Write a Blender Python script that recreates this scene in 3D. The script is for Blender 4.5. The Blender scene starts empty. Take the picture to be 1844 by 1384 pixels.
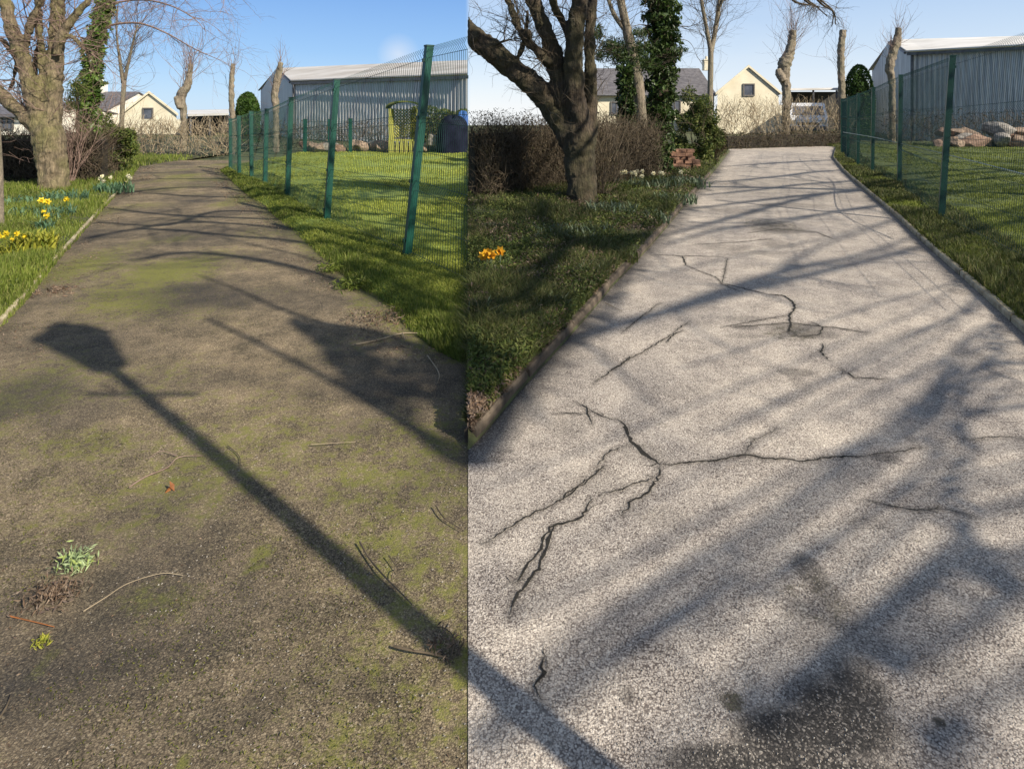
import bpy, math, random
import numpy as np
from math import radians, sin, cos, tan, pi
from mathutils import Vector
RNG = np.random.default_rng(7)
random.seed(7)
S = bpy.context.scene
C = S.collection
# ------------------------------------------------------------------ camera
H = 1.5; F = 1100.0; CX = 922.0; HY = 198.0
cam = bpy.data.objects.new('camera', bpy.data.cameras.new('camera')); C.objects.link(cam)
cam.location = (0, 0, H); cam.rotation_euler = (radians(90), 0, 0)
cam.data.sensor_width = 36; cam.data.lens = F/1844*36
cam.data.shift_y = -(692-HY)/1844
cam.data.clip_start = 0.05; cam.data.clip_end = 2000
S.camera = cam
# ------------------------------------------------------------------ sun + sky
EL = radians(35); AZ = math.atan2(0.7603, -0.6496)       # towards the sun: x=sin(AZ) y=cos(AZ)
sun = bpy.data.objects.new('sun', bpy.data.lights.new('sun', 'SUN')); C.objects.link(sun)
sun.data.energy = 5.0; sun.data.angle = radians(0.5); sun.data.color = (1, .91, .77)
sdir = Vector((sin(AZ)*cos(EL), cos(AZ)*cos(EL), sin(EL)))
sun.rotation_euler = sdir.to_track_quat('Z', 'Y').to_euler(); sun.location = sdir*60
S.view_settings.view_transform = 'Standard'; S.view_settings.look = 'None'
S.view_settings.gamma = 1; S.view_settings.exposure = 0.58
W = bpy.data.worlds.new('World'); S.world = W; W.use_nodes = True
nt = W.node_tree; N = nt.nodes; L = nt.links
N.clear()
out = N.new('ShaderNodeOutputWorld'); bg = N.new('ShaderNodeBackground'); sky = N.new('ShaderNodeTexSky')
sky.sky_type = 'NISHITA'; sky.sun_disc = False; sky.sun_elevation = EL; sky.sun_rotation = AZ
sky.air_density = 1.0; sky.dust_density = 0.15; sky.ozone_density = 3.0
bg.inputs['Strength'].default_value = 0.10
tc = N.new('ShaderNodeTexCoord'); sep = N.new('ShaderNodeSeparateXYZ'); L.new(tc.outputs['Generated'], sep.inputs[0])
def wm(op, a, b=None, c=None):
    n = N.new('ShaderNodeMath'); n.operation = op
    for i, v in enumerate((a, b, c)):
        if v is None: continue
        if isinstance(v, (int, float)): n.inputs[i].default_value = v
        else: L.new(v, n.inputs[i])
    return n.outputs[0]
az = wm('ARCTAN2', sep.outputs[0], sep.outputs[1])       # compass direction: thin high cloud covers the eastern half of the sky
mr = N.new('ShaderNodeMapRange'); mr.interpolation_type = 'SMOOTHSTEP'
L.new(az, mr.inputs[0]); mr.inputs[1].default_value = -.077; mr.inputs[2].default_value = -.067
mr.inputs[3].default_value = 0; mr.inputs[4].default_value = .46
nz = N.new('ShaderNodeTexNoise'); nz.inputs['Scale'].default_value = 2.4; nz.inputs['Detail'].default_value = 6
mp = N.new('ShaderNodeMapping'); mp.inputs['Scale'].default_value = (1, 1, 3.5); L.new(tc.outputs['Generated'], mp.inputs[0]); L.new(mp.outputs[0], nz.inputs[0])
veil = wm('MULTIPLY', mr.outputs[0], wm('MULTIPLY_ADD', nz.outputs[0], 1.2, .45))
low = wm('MULTIPLY', wm('SUBTRACT', .28, wm('MINIMUM', sep.outputs[2], .28)), 1.1)
veil = wm('ADD', veil, wm('MULTIPLY', low, wm('MULTIPLY_ADD', mr.outputs[0], 1.5, .12)))
dd = N.new('ShaderNodeVectorMath'); dd.operation = 'DISTANCE'; L.new(tc.outputs['Generated'], dd.inputs[0])
cd = Vector(((718-922)/1100, 1, (198-98)/1100)).normalized(); dd.inputs[1].default_value = cd
puff = wm('MULTIPLY', wm('MAXIMUM', wm('SUBTRACT', .035, dd.outputs['Value']), 0), wm('MULTIPLY', wm('POWER', nz.outputs[0], 2.), 50))
veil = wm('MINIMUM', wm('ADD', veil, puff), .95)
def wramp(stops):
    r = N.new('ShaderNodeValToRGB'); e = r.color_ramp.elements
    while len(e) < len(stops): e.new(.5)
    for q, (p, c) in zip(e, stops): q.position = p; q.color = (*c, 1)
    L.new(sep.outputs[2], r.inputs[0]); return r.outputs[0]
def wmix(f, a, b):
    n = N.new('ShaderNodeMix'); n.data_type = 'RGBA'
    for i, v in ((0, f), (6, a), (7, b)):
        if isinstance(v, float): n.inputs[i].default_value = v
        elif isinstance(v, tuple): n.inputs[i].default_value = (*v, 1)
        else: L.new(v, n.inputs[i])
    return n.outputs[2]
clear = wramp([(0.0, (3.3, 4.8, 6.5)), (.09, (2.0, 3.6, 6.1)), (.22, (1.05, 2.4, 5.4)), (.6, (1.6, 1.95, 2.7))])
hazy = wramp([(0.0, (6.1, 6.4, 6.8)), (.09, (4.3, 5.2, 6.4)), (.22, (2.5, 3.8, 5.9)), (.6, (2.4, 2.7, 3.2))])
sky_c = wmix(.85, sky.outputs[0], wmix(wm('MULTIPLY', mr.outputs[0], 2.17), clear, hazy))
wisps = wm('MULTIPLY', mr.outputs[0], wm('MULTIPLY', wm('MAXIMUM', wm('SUBTRACT', nz.outputs[0], .45), 0), 2.2))
sky_c = wmix(wm('MINIMUM', wm('ADD', wisps, puff), .8), sky_c, (5.6, 5.9, 6.4))
L.new(sky_c, bg.inputs[0]); L.new(bg.outputs[0], out.inputs[0])
# ------------------------------------------------------------------ mapping helpers (photo measure -> metres)
def P(px, py, d): return np.array(((px-CX)*d/F, d, H-(py-HY)*d/F))
def G(px, py, z=0.0):
    d = F*(H-z)/(py-HY); return np.array(((px-CX)*d/F, d, z))
SH = np.array((0.7603, -0.6496))/tan(EL)
def lift(px, py, z):
    g = G(px, py); return np.array((g[0]+SH[0]*z, g[1]+SH[1]*z, z))
SEAM = (843-CX)/F
# ------------------------------------------------------------------ mesh builder
class MB:
    def __init__(s): s.V = []; s.Q = []; s.T = []; s.n = 0; s.NG = []
    def add(s, v, q=None, t=None):
        v = np.asarray(v, float).reshape(-1, 3)
        if q is not None and len(q): s.Q.append(np.asarray(q, int).reshape(-1, 4)+s.n)
        if t is not None and len(t): s.T.append(np.asarray(t, int).reshape(-1, 3)+s.n)
        s.V.append(v); s.n += len(v)
    def tube(s, pts, rad, k=6, cap=True, rough=0.0):
        pts = np.asarray(pts, float); n = len(pts); rad = np.broadcast_to(np.asarray(rad, float), (n,))
        t = np.gradient(pts, axis=0); t /= (np.linalg.norm(t, axis=1)[:, None]+1e-9)
        up = np.array((0, 0, 1.)) if abs(t[0, 2]) < .9 else np.array((1., 0, 0))
        a = np.cross(t, up); a /= (np.linalg.norm(a, axis=1)[:, None]+1e-9); b = np.cross(t, a)
        th = np.arange(k)*2*pi/k
        r = rad[:, None]*(1+rough*RNG.uniform(-1, 1, (n, k)))
        v = pts[:, None]+r[..., None]*(np.cos(th)[None, :, None]*a[:, None]+np.sin(th)[None, :, None]*b[:, None])
        i = np.arange(n-1)[:, None]*k; j = np.arange(k)[None]; j2 = (j+1) % k
        q = np.stack([i+j, i+j2, i+k+j2, i+k+j], -1).reshape(-1, 4)
        if cap:
            v = np.concatenate([v.reshape(-1, 3), pts[:1], pts[-1:]]); m = n*k
            tt = [(m, (q_+1) % k, q_) for q_ in range(k)]+[(m+1, m-k+q_, m-k+(q_+1) % k) for q_ in range(k)]
            s.add(v, q, tt)
        else: s.add(v, q)
    def box(s, c, d, rz=0, tilt=None):
        x, y, z = np.asarray(d)/2.
        v = np.array([(i, j, k) for i in (-x, x) for j in (-y, y) for k in (-z, z)])
        R = np.array([[cos(rz), -sin(rz), 0], [sin(rz), cos(rz), 0], [0, 0, 1]])
        v = v@R.T+np.asarray(c)
        s.add(v, [(0, 1, 3, 2), (4, 6, 7, 5), (0, 4, 5, 1), (2, 3, 7, 6), (0, 2, 6, 4), (1, 5, 7, 3)])
    def hexa(s, b, t):      # bottom 4 points, top 4 points
        s.add(np.array(list(b)+list(t)), [(3, 2, 1, 0), (4, 5, 6, 7), (0, 1, 5, 4), (1, 2, 6, 5), (2, 3, 7, 6), (3, 0, 4, 7)])
    def cards(s, c, sz, asp=.6, up=0.0):   # leaf clusters: small pointed quads
        c = np.asarray(c, float); n = len(c); sz = np.broadcast_to(sz, (n,))
        a = RNG.normal(size=(n, 3)); a[:, 2] = a[:, 2]*(1-up)+up; a /= np.linalg.norm(a, axis=1)[:, None]
        b = np.cross(a, RNG.normal(size=(n, 3))); b /= np.linalg.norm(b, axis=1)[:, None]
        nn = np.cross(a, b)
        a = a*sz[:, None]; b = b*(sz*asp)[:, None]
        v = np.stack([c-a, c+b*.5+nn*sz[:, None]*.12, c+a, c-b*.5+nn*sz[:, None]*.12], 1)
        s.add(v, np.arange(4*n).reshape(n, 4))
    def mesh(s, name, mat, smooth=False):
        me = bpy.data.meshes.new(name)
        if not s.V: return me
        V = np.concatenate(s.V)
        Q = np.concatenate(s.Q) if s.Q else np.zeros((0, 4), int); T = np.concatenate(s.T) if s.T else np.zeros((0, 3), int)
        me.vertices.add(len(V)); me.vertices.foreach_set('co', V.astype(np.float32).ravel())
        li = np.concatenate([Q.ravel(), T.ravel()]); me.loops.add(len(li)); me.loops.foreach_set('vertex_index', li.astype(np.int32))
        st = np.concatenate([np.arange(len(Q))*4, len(Q)*4+np.arange(len(T))*3]); me.polygons.add(len(st))
        me.polygons.foreach_set('loop_start', st.astype(np.int32))
        me.polygons.foreach_set('use_smooth', np.full(len(st), smooth)); me.update(calc_edges=True); me.validate()
        if mat: me.materials.append(mat)
        return me
def obj(name, mb, mat, parent=None, smooth=False):
    o = bpy.data.objects.new(name, mb.mesh(name, mat, smooth) if isinstance(mb, MB) else mb); C.objects.link(o)
    if parent is not None:
        o.parent = parent; o.matrix_parent_inverse = parent.matrix_basis.inverted()
    return o
def tag(o, label=None, cat=None, group=None, kind=None):
    if label: o['label'] = label
    if cat: o['category'] = cat
    if group: o['group'] = group
    if kind: o['kind'] = kind
    return o
def thing(name, label, cat, loc=(0, 0, 0), group=None):
    o = bpy.data.objects.new(name, None); C.objects.link(o); o.location = [float(q) for q in (list(loc)+[0])[:3]]; o.empty_display_size = .2
    return tag(o, label, cat, group)
def copy_thing(r, label, group=None):
    c = r.copy(); C.objects.link(c); c['label'] = label
    if group: c['group'] = group
    for ch in list(r.children):
        d = ch.copy(); C.objects.link(d); d.parent = c
        for g in ch.children:
            e = g.copy(); C.objects.link(e); e.parent = d
    return c
ORD = ['leftmost', 'second', 'third', 'fourth', 'fifth', 'sixth', 'seventh', 'eighth', 'ninth', 'tenth', 'eleventh', 'twelfth', 'thirteenth', 'fourteenth', 'fifteenth', 'sixteenth']
# ------------------------------------------------------------------ materials
def newmat(name):
    m = bpy.data.materials.new(name); m.use_nodes = True; t = m.node_tree; t.nodes.clear()
    o = t.nodes.new('ShaderNodeOutputMaterial'); b = t.nodes.new('ShaderNodeBsdfPrincipled'); t.links.new(b.outputs[0], o.inputs[0])
    return m, t, b, o
def ramp(t, src, stops):
    r = t.nodes.new('ShaderNodeValToRGB'); e = r.color_ramp.elements
    while len(e) < len(stops): e.new(.5)
    for q, (p, c) in zip(e, stops): q.position = p; q.color = (*c, 1)
    t.links.new(src, r.inputs[0]); return r.outputs[0]
def noise(t, scale, detail=4, vec=None, stretch=None, rough=.55):
    n = t.nodes.new('ShaderNodeTexNoise'); n.inputs['Scale'].default_value = scale; n.inputs['Detail'].default_value = detail; n.inputs['Roughness'].default_value = rough
    tcx = t.nodes.new('ShaderNodeTexCoord'); src = tcx.outputs['Object']
    if stretch:
        m = t.nodes.new('ShaderNodeMapping'); m.inputs['Scale'].default_value = stretch; t.links.new(src, m.inputs[0]); src = m.outputs[0]
    t.links.new(src, n.inputs['Vector']); return n.outputs[0]
def mixc(t, f, a, b, mode='MIX'):
    n = t.nodes.new('ShaderNodeMix'); n.data_type = 'RGBA'; n.blend_type = mode
    for i, v in ((0, f), (6, a), (7, b)):
        if isinstance(v, (int, float)): n.inputs[i].default_value = v
        elif isinstance(v, tuple): n.inputs[i].default_value = (*v, 1)
        else: t.links.new(v, n.inputs[i])
    return n.outputs[2]
def math_(t, op, a, b=None, c=None, clamp=False):
    n = t.nodes.new('ShaderNodeMath'); n.operation = op; n.use_clamp = clamp
    for i, v in enumerate((a, b, c)):
        if v is None: continue
        if isinstance(v, (int, float)): n.inputs[i].default_value = v
        else: t.links.new(v, n.inputs[i])
    return n.outputs[0]
def bump(t, b, h, strength=.5, dist=.02):
    n = t.nodes.new('ShaderNodeBump'); n.inputs['Strength'].default_value = strength; n.inputs['Distance'].default_value = dist
    t.links.new(h, n.inputs['Height']); t.links.new(n.outputs[0], b.inputs['Normal'])
def simple(name, c1, c2, scale=6, rough=.8, bmp=.3, stretch=None, metal=0, dist=.01, lo=.35, hi=.65):
    m, t, b, o = newmat(name); n = noise(t, scale, 5, stretch=stretch)
    t.links.new(ramp(t, n, [(lo, c1), (hi, c2)]), b.inputs['Base Color'])
    b.inputs['Roughness'].default_value = rough; b.inputs['Metallic'].default_value = metal
    if bmp: bump(t, b, n, bmp, dist)
    return m
def leafmat(name, cols, trans=.35, big=None, rough=.6):
    m, t, b, o = newmat(name)
    g = t.nodes.new('ShaderNodeNewGeometry')
    c = ramp(t, g.outputs['Random Per Island'], [(i/max(1, len(cols)-1), q) for i, q in enumerate(cols)])
    n = noise(t, big or 1.2, 3)
    c = mixc(t, 1.0, c, ramp(t, n, [(.3, (.6, .6, .6)), (.7, (1.25, 1.2, 1.1))]), 'MULTIPLY')
    t.links.new(c, b.inputs['Base Color']); b.inputs['Roughness'].default_value = rough
    b.inputs['Specular IOR Level'].default_value = .3
    tr = t.nodes.new('ShaderNodeBsdfTranslucent'); t.links.new(c, tr.inputs[0])
    ms = t.nodes.new('ShaderNodeMixShader'); ms.inputs[0].default_value = trans
    t.links.new(b.outputs[0], ms.inputs[1]); t.links.new(tr.outputs[0], ms.inputs[2]); t.links.new(ms.outputs[0], o.inputs[0])
    return m
def bark(name, c1, c2, moss, amount=.5, scale=17):
    m, t, b, o = newmat(name)
    n = noise(t, scale, 8, stretch=(1, 1, .16), rough=.72); n2 = noise(t, 2.3, 4); n3 = noise(t, 38, 4, stretch=(1, 1, .4))
    c = ramp(t, n, [(.36, c1), (.62, c2)])
    mk = math_(t, 'MULTIPLY', ramp(t, n2, [(.4, (0, 0, 0)), (.6, (1, 1, 1))]), amount)
    c = mixc(t, mk, c, moss); c = mixc(t, .55, c, ramp(t, n3, [(.3, (.45, .45, .45)), (.7, (1.3, 1.3, 1.3))]), 'MULTIPLY')
    t.links.new(c, b.inputs['Base Color']); b.inputs['Roughness'].default_value = .9
    bump(t, b, math_(t, 'MULTIPLY_ADD', n3, .35, n), 1.0, .06); return m
def drive(name, stones, gap, tint_lo, tint_hi, moss_cols, scale=95, crackc=(.015, .013, .01)):
    m, t, b, o = newmat(name)
    tcx = t.nodes.new('ShaderNodeTexCoord')
    wn = t.nodes.new('ShaderNodeTexNoise'); wn.inputs['Scale'].default_value = 40; t.links.new(tcx.outputs['Object'], wn.inputs['Vector'])
    wv = t.nodes.new('ShaderNodeVectorMath'); wv.operation = 'MULTIPLY_ADD'; t.links.new(wn.outputs['Color'], wv.inputs[0]); wv.inputs[1].default_value = (.012,)*3; t.links.new(tcx.outputs['Object'], wv.inputs[2])
    v = t.nodes.new('ShaderNodeTexVoronoi'); v.inputs['Scale'].default_value = scale; t.links.new(wv.outputs[0], v.inputs['Vector'])
    v2 = t.nodes.new('ShaderNodeTexVoronoi'); v2.inputs['Scale'].default_value = scale*.42; t.links.new(wv.outputs[0], v2.inputs['Vector'])
    sp = t.nodes.new('ShaderNodeSeparateColor'); t.links.new(v.outputs['Color'], sp.inputs[0])
    sp2 = t.nodes.new('ShaderNodeSeparateColor'); t.links.new(v2.outputs['Color'], sp2.inputs[0])
    n1 = noise(t, 1.1, 6, rough=.65); n2 = noise(t, 4.5, 9, rough=.75); n3 = noise(t, 18, 7, rough=.75); n4 = noise(t, scale*.75, 4, rough=.8); n5 = noise(t, scale*.3, 3, rough=.6)
    sel = math_(t, 'ADD', math_(t, 'MULTIPLY_ADD', sp.outputs[0], .55, -.28), math_(t, 'MULTIPLY_ADD', n4, 1.5, -.28), clamp=True)
    sel = math_(t, 'ADD', sel, math_(t, 'MULTIPLY_ADD', n5, 1.1, -.55), clamp=True)
    c = ramp(t, sel, [(i/(len(stones)-1), q) for i, q in enumerate(stones)])
    gp = ramp(t, math_(t, 'MULTIPLY_ADD', n5, .5, v.outputs['Distance']), [(.72, (0, 0, 0)), (1.05, (1, 1, 1))])
    c = mixc(t, gp, c, gap)
    big = math_(t, 'MULTIPLY', math_(t, 'GREATER_THAN', sp2.outputs[0], .86), math_(t, 'LESS_THAN', v2.outputs['Distance'], .34))
    c = mixc(t, math_(t, 'MULTIPLY', big, .7), c, stones[-1])
    c = mixc(t, math_(t, 'MULTIPLY', ramp(t, n2, [(.42, (0, 0, 0)), (.62, (1, 1, 1))]), .25), c, stones[-2])
    c = mixc(t, 1.0, c, ramp(t, n2, [(.3, tint_lo), (.68, tint_hi)]), 'MULTIPLY')
    c = mixc(t, 1.0, c, ramp(t, n1, [(.3, (.72, .72, .74)), (.7, (1.2, 1.17, 1.12))]), 'MULTIPLY')
    at = t.nodes.new('ShaderNodeAttribute'); at.attribute_name = 'wear_shade'; sa = t.nodes.new('ShaderNodeSeparateColor'); t.links.new(at.outputs['Color'], sa.inputs[0])
    # green = moss, red = dark stain and shadow streaks painted into the colour, blue = crack
    mossm = ramp(t, math_(t, 'ADD', math_(t, 'MULTIPLY', sa.outputs[1], .30), math_(t, 'MULTIPLY_ADD', n3, .75, math_(t, 'MULTIPLY_ADD', n4, .35, math_(t, 'MULTIPLY', n2, .35)))), [(.84, (0, 0, 0)), (1.04, (1, 1, 1))])
    c = mixc(t, math_(t, 'MULTIPLY', mossm, .85), c, mixc(t, sp.outputs[1], moss_cols[0], moss_cols[1]))
    stain_shade = math_(t, 'MULTIPLY', sa.outputs[0], ramp(t, math_(t, 'MULTIPLY_ADD', n3, .4, math_(t, 'MULTIPLY', sp.outputs[2], .6)), [(.55, (1, 1, 1)), (.8, (.55, .55, .55))]))
    c = mixc(t, math_(t, 'MULTIPLY', stain_shade, .96), c, mixc(t, sp.outputs[2], (.012, .011, .010), (.05, .046, .042)))
    c = mixc(t, sa.outputs[2], c, crackc)
    t.links.new(c, b.inputs['Base Color']); b.inputs['Roughness'].default_value = .86; b.inputs['Specular IOR Level'].default_value = .35
    hgt = math_(t, 'SUBTRACT', math_(t, 'MULTIPLY', sp.outputs[0], .7), v.outputs['Distance'])
    hgt = math_(t, 'MULTIPLY_ADD', n3, 1.0, math_(t, 'MULTIPLY_ADD', hgt, .5, n4))
    bump(t, b, hgt, .6, .006); return m
M = {}
M['moss_drive'] = drive('mossy_asphalt', [(.062, .05, .034), (.16, .132, .09), (.29, .243, .17), (.48, .415, .31)], (.06, .046, .03), (.50, .50, .44), (1.42, 1.33, 1.22), [(.11, .12, .02), (.20, .20, .035)], 210)
M['pale_drive'] = drive('pale_aggregate', [(.13, .115, .105), (.41, .375, .34), (.59, .55, .50), (.80, .76, .69)], (.13, .11, .10), (.72, .70, .69), (1.16, 1.12, 1.06), [(.07, .055, .04), (.05, .05, .02)], 190)
M['soil'] = simple('soil', (.03, .028, .014), (.075, .085, .03), 5, .95, .6, dist=.03)
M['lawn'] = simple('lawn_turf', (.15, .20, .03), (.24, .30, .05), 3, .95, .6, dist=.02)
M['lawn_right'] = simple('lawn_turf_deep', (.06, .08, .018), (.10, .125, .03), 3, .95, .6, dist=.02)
M['far_field'] = simple('field', (.06, .07, .025), (.10, .11, .04), 1.5, .95, .3)
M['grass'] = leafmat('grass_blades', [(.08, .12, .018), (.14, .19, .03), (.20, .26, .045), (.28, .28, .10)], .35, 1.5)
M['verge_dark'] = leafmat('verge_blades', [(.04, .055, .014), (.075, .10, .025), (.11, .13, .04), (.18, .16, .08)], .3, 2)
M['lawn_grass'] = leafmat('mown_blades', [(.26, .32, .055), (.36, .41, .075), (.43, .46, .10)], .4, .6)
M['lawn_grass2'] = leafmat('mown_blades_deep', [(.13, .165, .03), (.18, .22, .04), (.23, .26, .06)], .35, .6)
M['bark_light'] = bark('bark_tan', (.08, .062, .038), (.27, .21, .13), (.17, .165, .05), .55)  # tan bark with mossy patches
M['bark_dark'] = bark('bark_brown', (.018, .013, .009), (.095, .068, .043), (.06, .06, .02), .5)
M['bark_pale'] = bark('bark_pale', (.12, .10, .075), (.32, .26, .19), (.2, .2, .12), .3, 14)
M['twig'] = simple('twig_bark', (.045, .034, .021), (.12, .09, .055), 20, .85, 0)
M['twig_pink'] = simple('twig_reddish', (.14, .085, .07), (.27, .19, .15), 20, .85, 0)
M['twig_pale'] = simple('twig_pale', (.20, .155, .10), (.36, .29, .19), 8, .85, 0)
M['ivy'] = leafmat('ivy_leaves', [(.03, .07, .012), (.065, .13, .022), (.12, .20, .035), (.17, .25, .06)], .2, 1.5, .38)
M['ivy_dark'] = leafmat('ivy_deep', [(.012, .028, .008), (.03, .06, .012), (.05, .085, .02), (.07, .10, .035)], .15, 1.5, .4)
M['bush'] = leafmat('bush_leaves', [(.03, .055, .012), (.07, .105, .022), (.12, .155, .035), (.18, .19, .06)], .3, 2)
M['topiary'] = leafmat('topiary_leaves', [(.02, .05, .01), (.04, .09, .012), (.07, .13, .02)], .15, 3)
M['hedge_brown'] = leafmat('hedge_dry_leaves', [(.035, .022, .013), (.07, .045, .025), (.045, .055, .018), (.10, .07, .04)], .2, 2)
M['hedge_tan'] = leafmat('hedge_tan_leaves', [(.20, .14, .08), (.30, .22, .13), (.14, .15, .05), (.38, .29, .18)], .3, 2)
M['hedge_core'] = simple('blocking_core_dark', (.012, .009, .006), (.03, .024, .014), 12, .95, .5)  # dark colour of the solid cores added to block light
M['yellow'] = leafmat('daffodil_petals', [(.75, .55, .02), (.85, .68, .05)], .3, 9)
M['cream'] = leafmat('narcissus_petals', [(.8, .75, .45), (.85, .82, .65)], .3, 9)
M['orange'] = leafmat('orange_petals', [(.75, .33, .02), (.8, .48, .04)], .3, 9)
M['bluegreen'] = leafmat('daffodil_leaves', [(.06, .13, .07), (.10, .19, .11), (.16, .26, .16)], .25, 4)
M['bluegreen_d'] = leafmat('daffodil_leaves_dull', [(.07, .11, .065), (.13, .18, .11), (.24, .28, .20)], .25, 4)
M['limeleaf'] = leafmat('variegated_leaves', [(.16, .19, .02), (.32, .34, .04), (.44, .42, .08), (.10, .15, .02)], .3, 4)
M['paleweed'] = leafmat('silver_weed', [(.25, .36, .17), (.42, .52, .30), (.30, .38, .08)], .3, 9)
M['litter'] = leafmat('dead_leaves', [(.07, .05, .035), (.14, .09, .06), (.26, .20, .15), (.10, .075, .07)], .1, 20)
M['mosscol'] = leafmat('moss', [(.06, .075, .012), (.11, .12, .02), (.17, .17, .035)], .2, 6)
M['rustleaf'] = leafmat('rust_leaf', [(.30, .10, .03), (.36, .16, .06)], .2, 20)
M['green_paint'] = simple('green_coated_steel', (.004, .05, .036), (.008, .075, .052), 14, .42, .05, lo=.3, hi=.7)
M['green_wire'] = simple('green_coated_wire', (.004, .032, .024), (.006, .045, .034), 10, .5, 0)
M['green_dark'] = simple('dark_green_coated_steel', (.004, .03, .02), (.007, .045, .03), 14, .42, .05)
M['tin'] = simple('shed_cladding', (.38, .385, .38), (.52, .52, .51), 3, .42, .05, stretch=(3, 3, .12), metal=.25)
M['tin2'] = simple('shed_cladding_aged', (.26, .26, .26), (.54, .54, .53), 5, .4, .05, stretch=(3, 3, .1), metal=.3)
M['tinroof'] = simple('shed_roof', (.36, .33, .29), (.52, .50, .47), .9, .6, .1, stretch=(.5, 1, 1))
M['tinroof2'] = simple('shed_roof_bright', (.50, .48, .44), (.68, .66, .63), .9, .55, .1, stretch=(.5, 1, 1))
M['tintrim'] = simple('shed_trim', (.06, .06, .065), (.12, .12, .125), 6, .5, 0)
M['creamwall'] = simple('cream_render', (.62, .55, .40), (.72, .66, .50), 1.2, .9, .2)
M['whitewall'] = simple('white_render', (.66, .62, .52), (.78, .75, .66), 1.2, .9, .2)
M['slate'] = simple('slate_roof', (.07, .065, .07), (.15, .14, .145), 3, .6, .5, stretch=(1, 1, 4))
M['glass'] = simple('window_glass', (.06, .07, .09), (.12, .13, .16), 2, .12, 0)
M['frame'] = simple('window_frame', (.10, .09, .08), (.14, .13, .12), 9, .6, 0)
M['dark'] = simple('dark_interior', (.03, .028, .025), (.06, .055, .05), 2, .9, 0)
M['stone'] = simple('sandstone', (.12, .085, .06), (.34, .25, .18), 5, .9, .8, dist=.03)
M['stone2'] = simple('pink_sandstone', (.14, .085, .06), (.33, .22, .16), 5, .9, .8, dist=.03)
M['stone3'] = simple('grey_stone', (.10, .09, .08), (.34, .31, .27), 5, .9, .8, dist=.03)
M['orangewood'] = simple('orange_cut_timber', (.14, .07, .045), (.34, .19, .12), 8, .85, .6, stretch=(1, 1, 5))
M['yellowwood'] = simple('yellow_timber', (.22, .225, .045), (.33, .325, .07), 6, .75, .2)
M['kerbdark'] = simple('weathered_edging', (.045, .034, .024), (.13, .10, .07), 12, .9, .8, stretch=(1, 1, 1), dist=.01)
M['kerbpale'] = simple('pale_timber_edging', (.22, .17, .10), (.52, .45, .30), 9, .85, .8, dist=.01)
M['tarp'] = simple('navy_tarpaulin', (.005, .006, .014), (.012, .014, .03), 4, .85, .4)
M['tarp'].node_tree.nodes['Principled BSDF'].inputs['Specular IOR Level'].default_value = .1
M['tarpblue'] = simple('blue_tarpaulin', (.015, .07, .25), (.02, .10, .32), 4, .7, .4)
M['vanwhite'] = simple('white_car_paint', (.72, .72, .72), (.78, .78, .78), 2, .25, 0)
M['black'] = simple('black_iron', (.012, .012, .012), (.025, .025, .025), 20, .4, .1)
M['rubber'] = simple('rubber', (.015, .015, .015), (.03, .03, .03), 20, .8, 0)
M['lampglass'] = simple('lantern_glass', (.4, .4, .38), (.5, .5, .48), 3, .2, 0)
M['cord'] = simple('pale_cord', (.55, .58, .5), (.65, .68, .6), 3, .7, 0)
# ------------------------------------------------------------------ ground edges
def edge(pix):
    g = np.array([G(*p) for p in pix]); o = np.argsort(g[:, 1]); g = g[o]
    def f(Y):
        Y = np.asarray(Y, float); x = np.interp(Y, g[:, 1], g[:, 0])
        s0 = (g[1, 0]-g[0, 0])/(g[1, 1]-g[0, 1]); 
        return np.where(Y < g[0, 1], g[0, 0]+s0*(Y-g[0, 1]), x)
    return f
seam = lambda Y: SEAM*np.asarray(Y, float)
eLL = edge([(0, 588), (25, 560), (50, 533), (100, 470), (150, 415), (190, 370), (225, 335), (241, 312), (250, 300)])
eLR = edge([(399, 306), (415, 320), (440, 343), (490, 380), (540, 420), (580, 456), (640, 503), (706, 548), (748, 590), (800, 630), (843, 650)])
eRL = edge([(843, 815), (880, 775), (930, 715), (1000, 638), (1060, 570), (1103, 518), (1150, 468), (1190, 424), (1240, 362), (1290, 305), (1315, 272)])
eRR = edge([(1505, 265), (1500, 285), (1520, 310), (1560, 345), (1613, 390), (1662, 437), (1708, 478), (1769, 532), (1844, 600)])
def smooth_noise(x, y, s, seed=0, oct=3):
    r = np.random.default_rng(100+seed); z = 0
    for o in range(oct):
        for k in range(4):
            a = r.uniform(0, 2*pi); ph = r.uniform(0, 2*pi); fr = s*(2**o)*r.uniform(.7, 1.4)
            z = z+np.sin((x*cos(a)+y*sin(a))*fr+ph)/(2**o)
    return z/6
def strip(name, xl, xr, Ys, nx, zf, mat, **kw):
    Ys = np.asarray(Ys); u = np.linspace(0, 1, nx)
    a = xl(Ys); b = np.maximum(xr(Ys), a+1e-3); X = a[:, None]+(b-a)[:, None]*u; Y = np.repeat(Ys[:, None], nx, 1)
    Z = zf(X, Y, u[None]) if callable(zf) else np.full_like(X, zf)
    n = len(Ys); i = np.arange(n-1)[:, None]*nx; j = np.arange(nx-1)[None]
    mb = MB(); mb.add(np.stack([X, Y, Z], -1), np.stack([i+j, i+j+1, i+nx+j+1, i+nx+j], -1).reshape(-1, 4))
    o = obj(name, mb, mat, smooth=True); tag(o, kind='structure')
    return o, X, Y
def set_wear_shade(o, rgb):
    at = o.data.color_attributes.new('wear_shade', 'FLOAT_COLOR', 'POINT')
    a = np.ones((len(o.data.vertices), 4), np.float32); a[:, :3] = rgb.reshape(-1, 3); at.data.foreach_set('color', a.ravel())
def toimg(X, Y): return CX+F*X/Y, HY+F*H/Y
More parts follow.
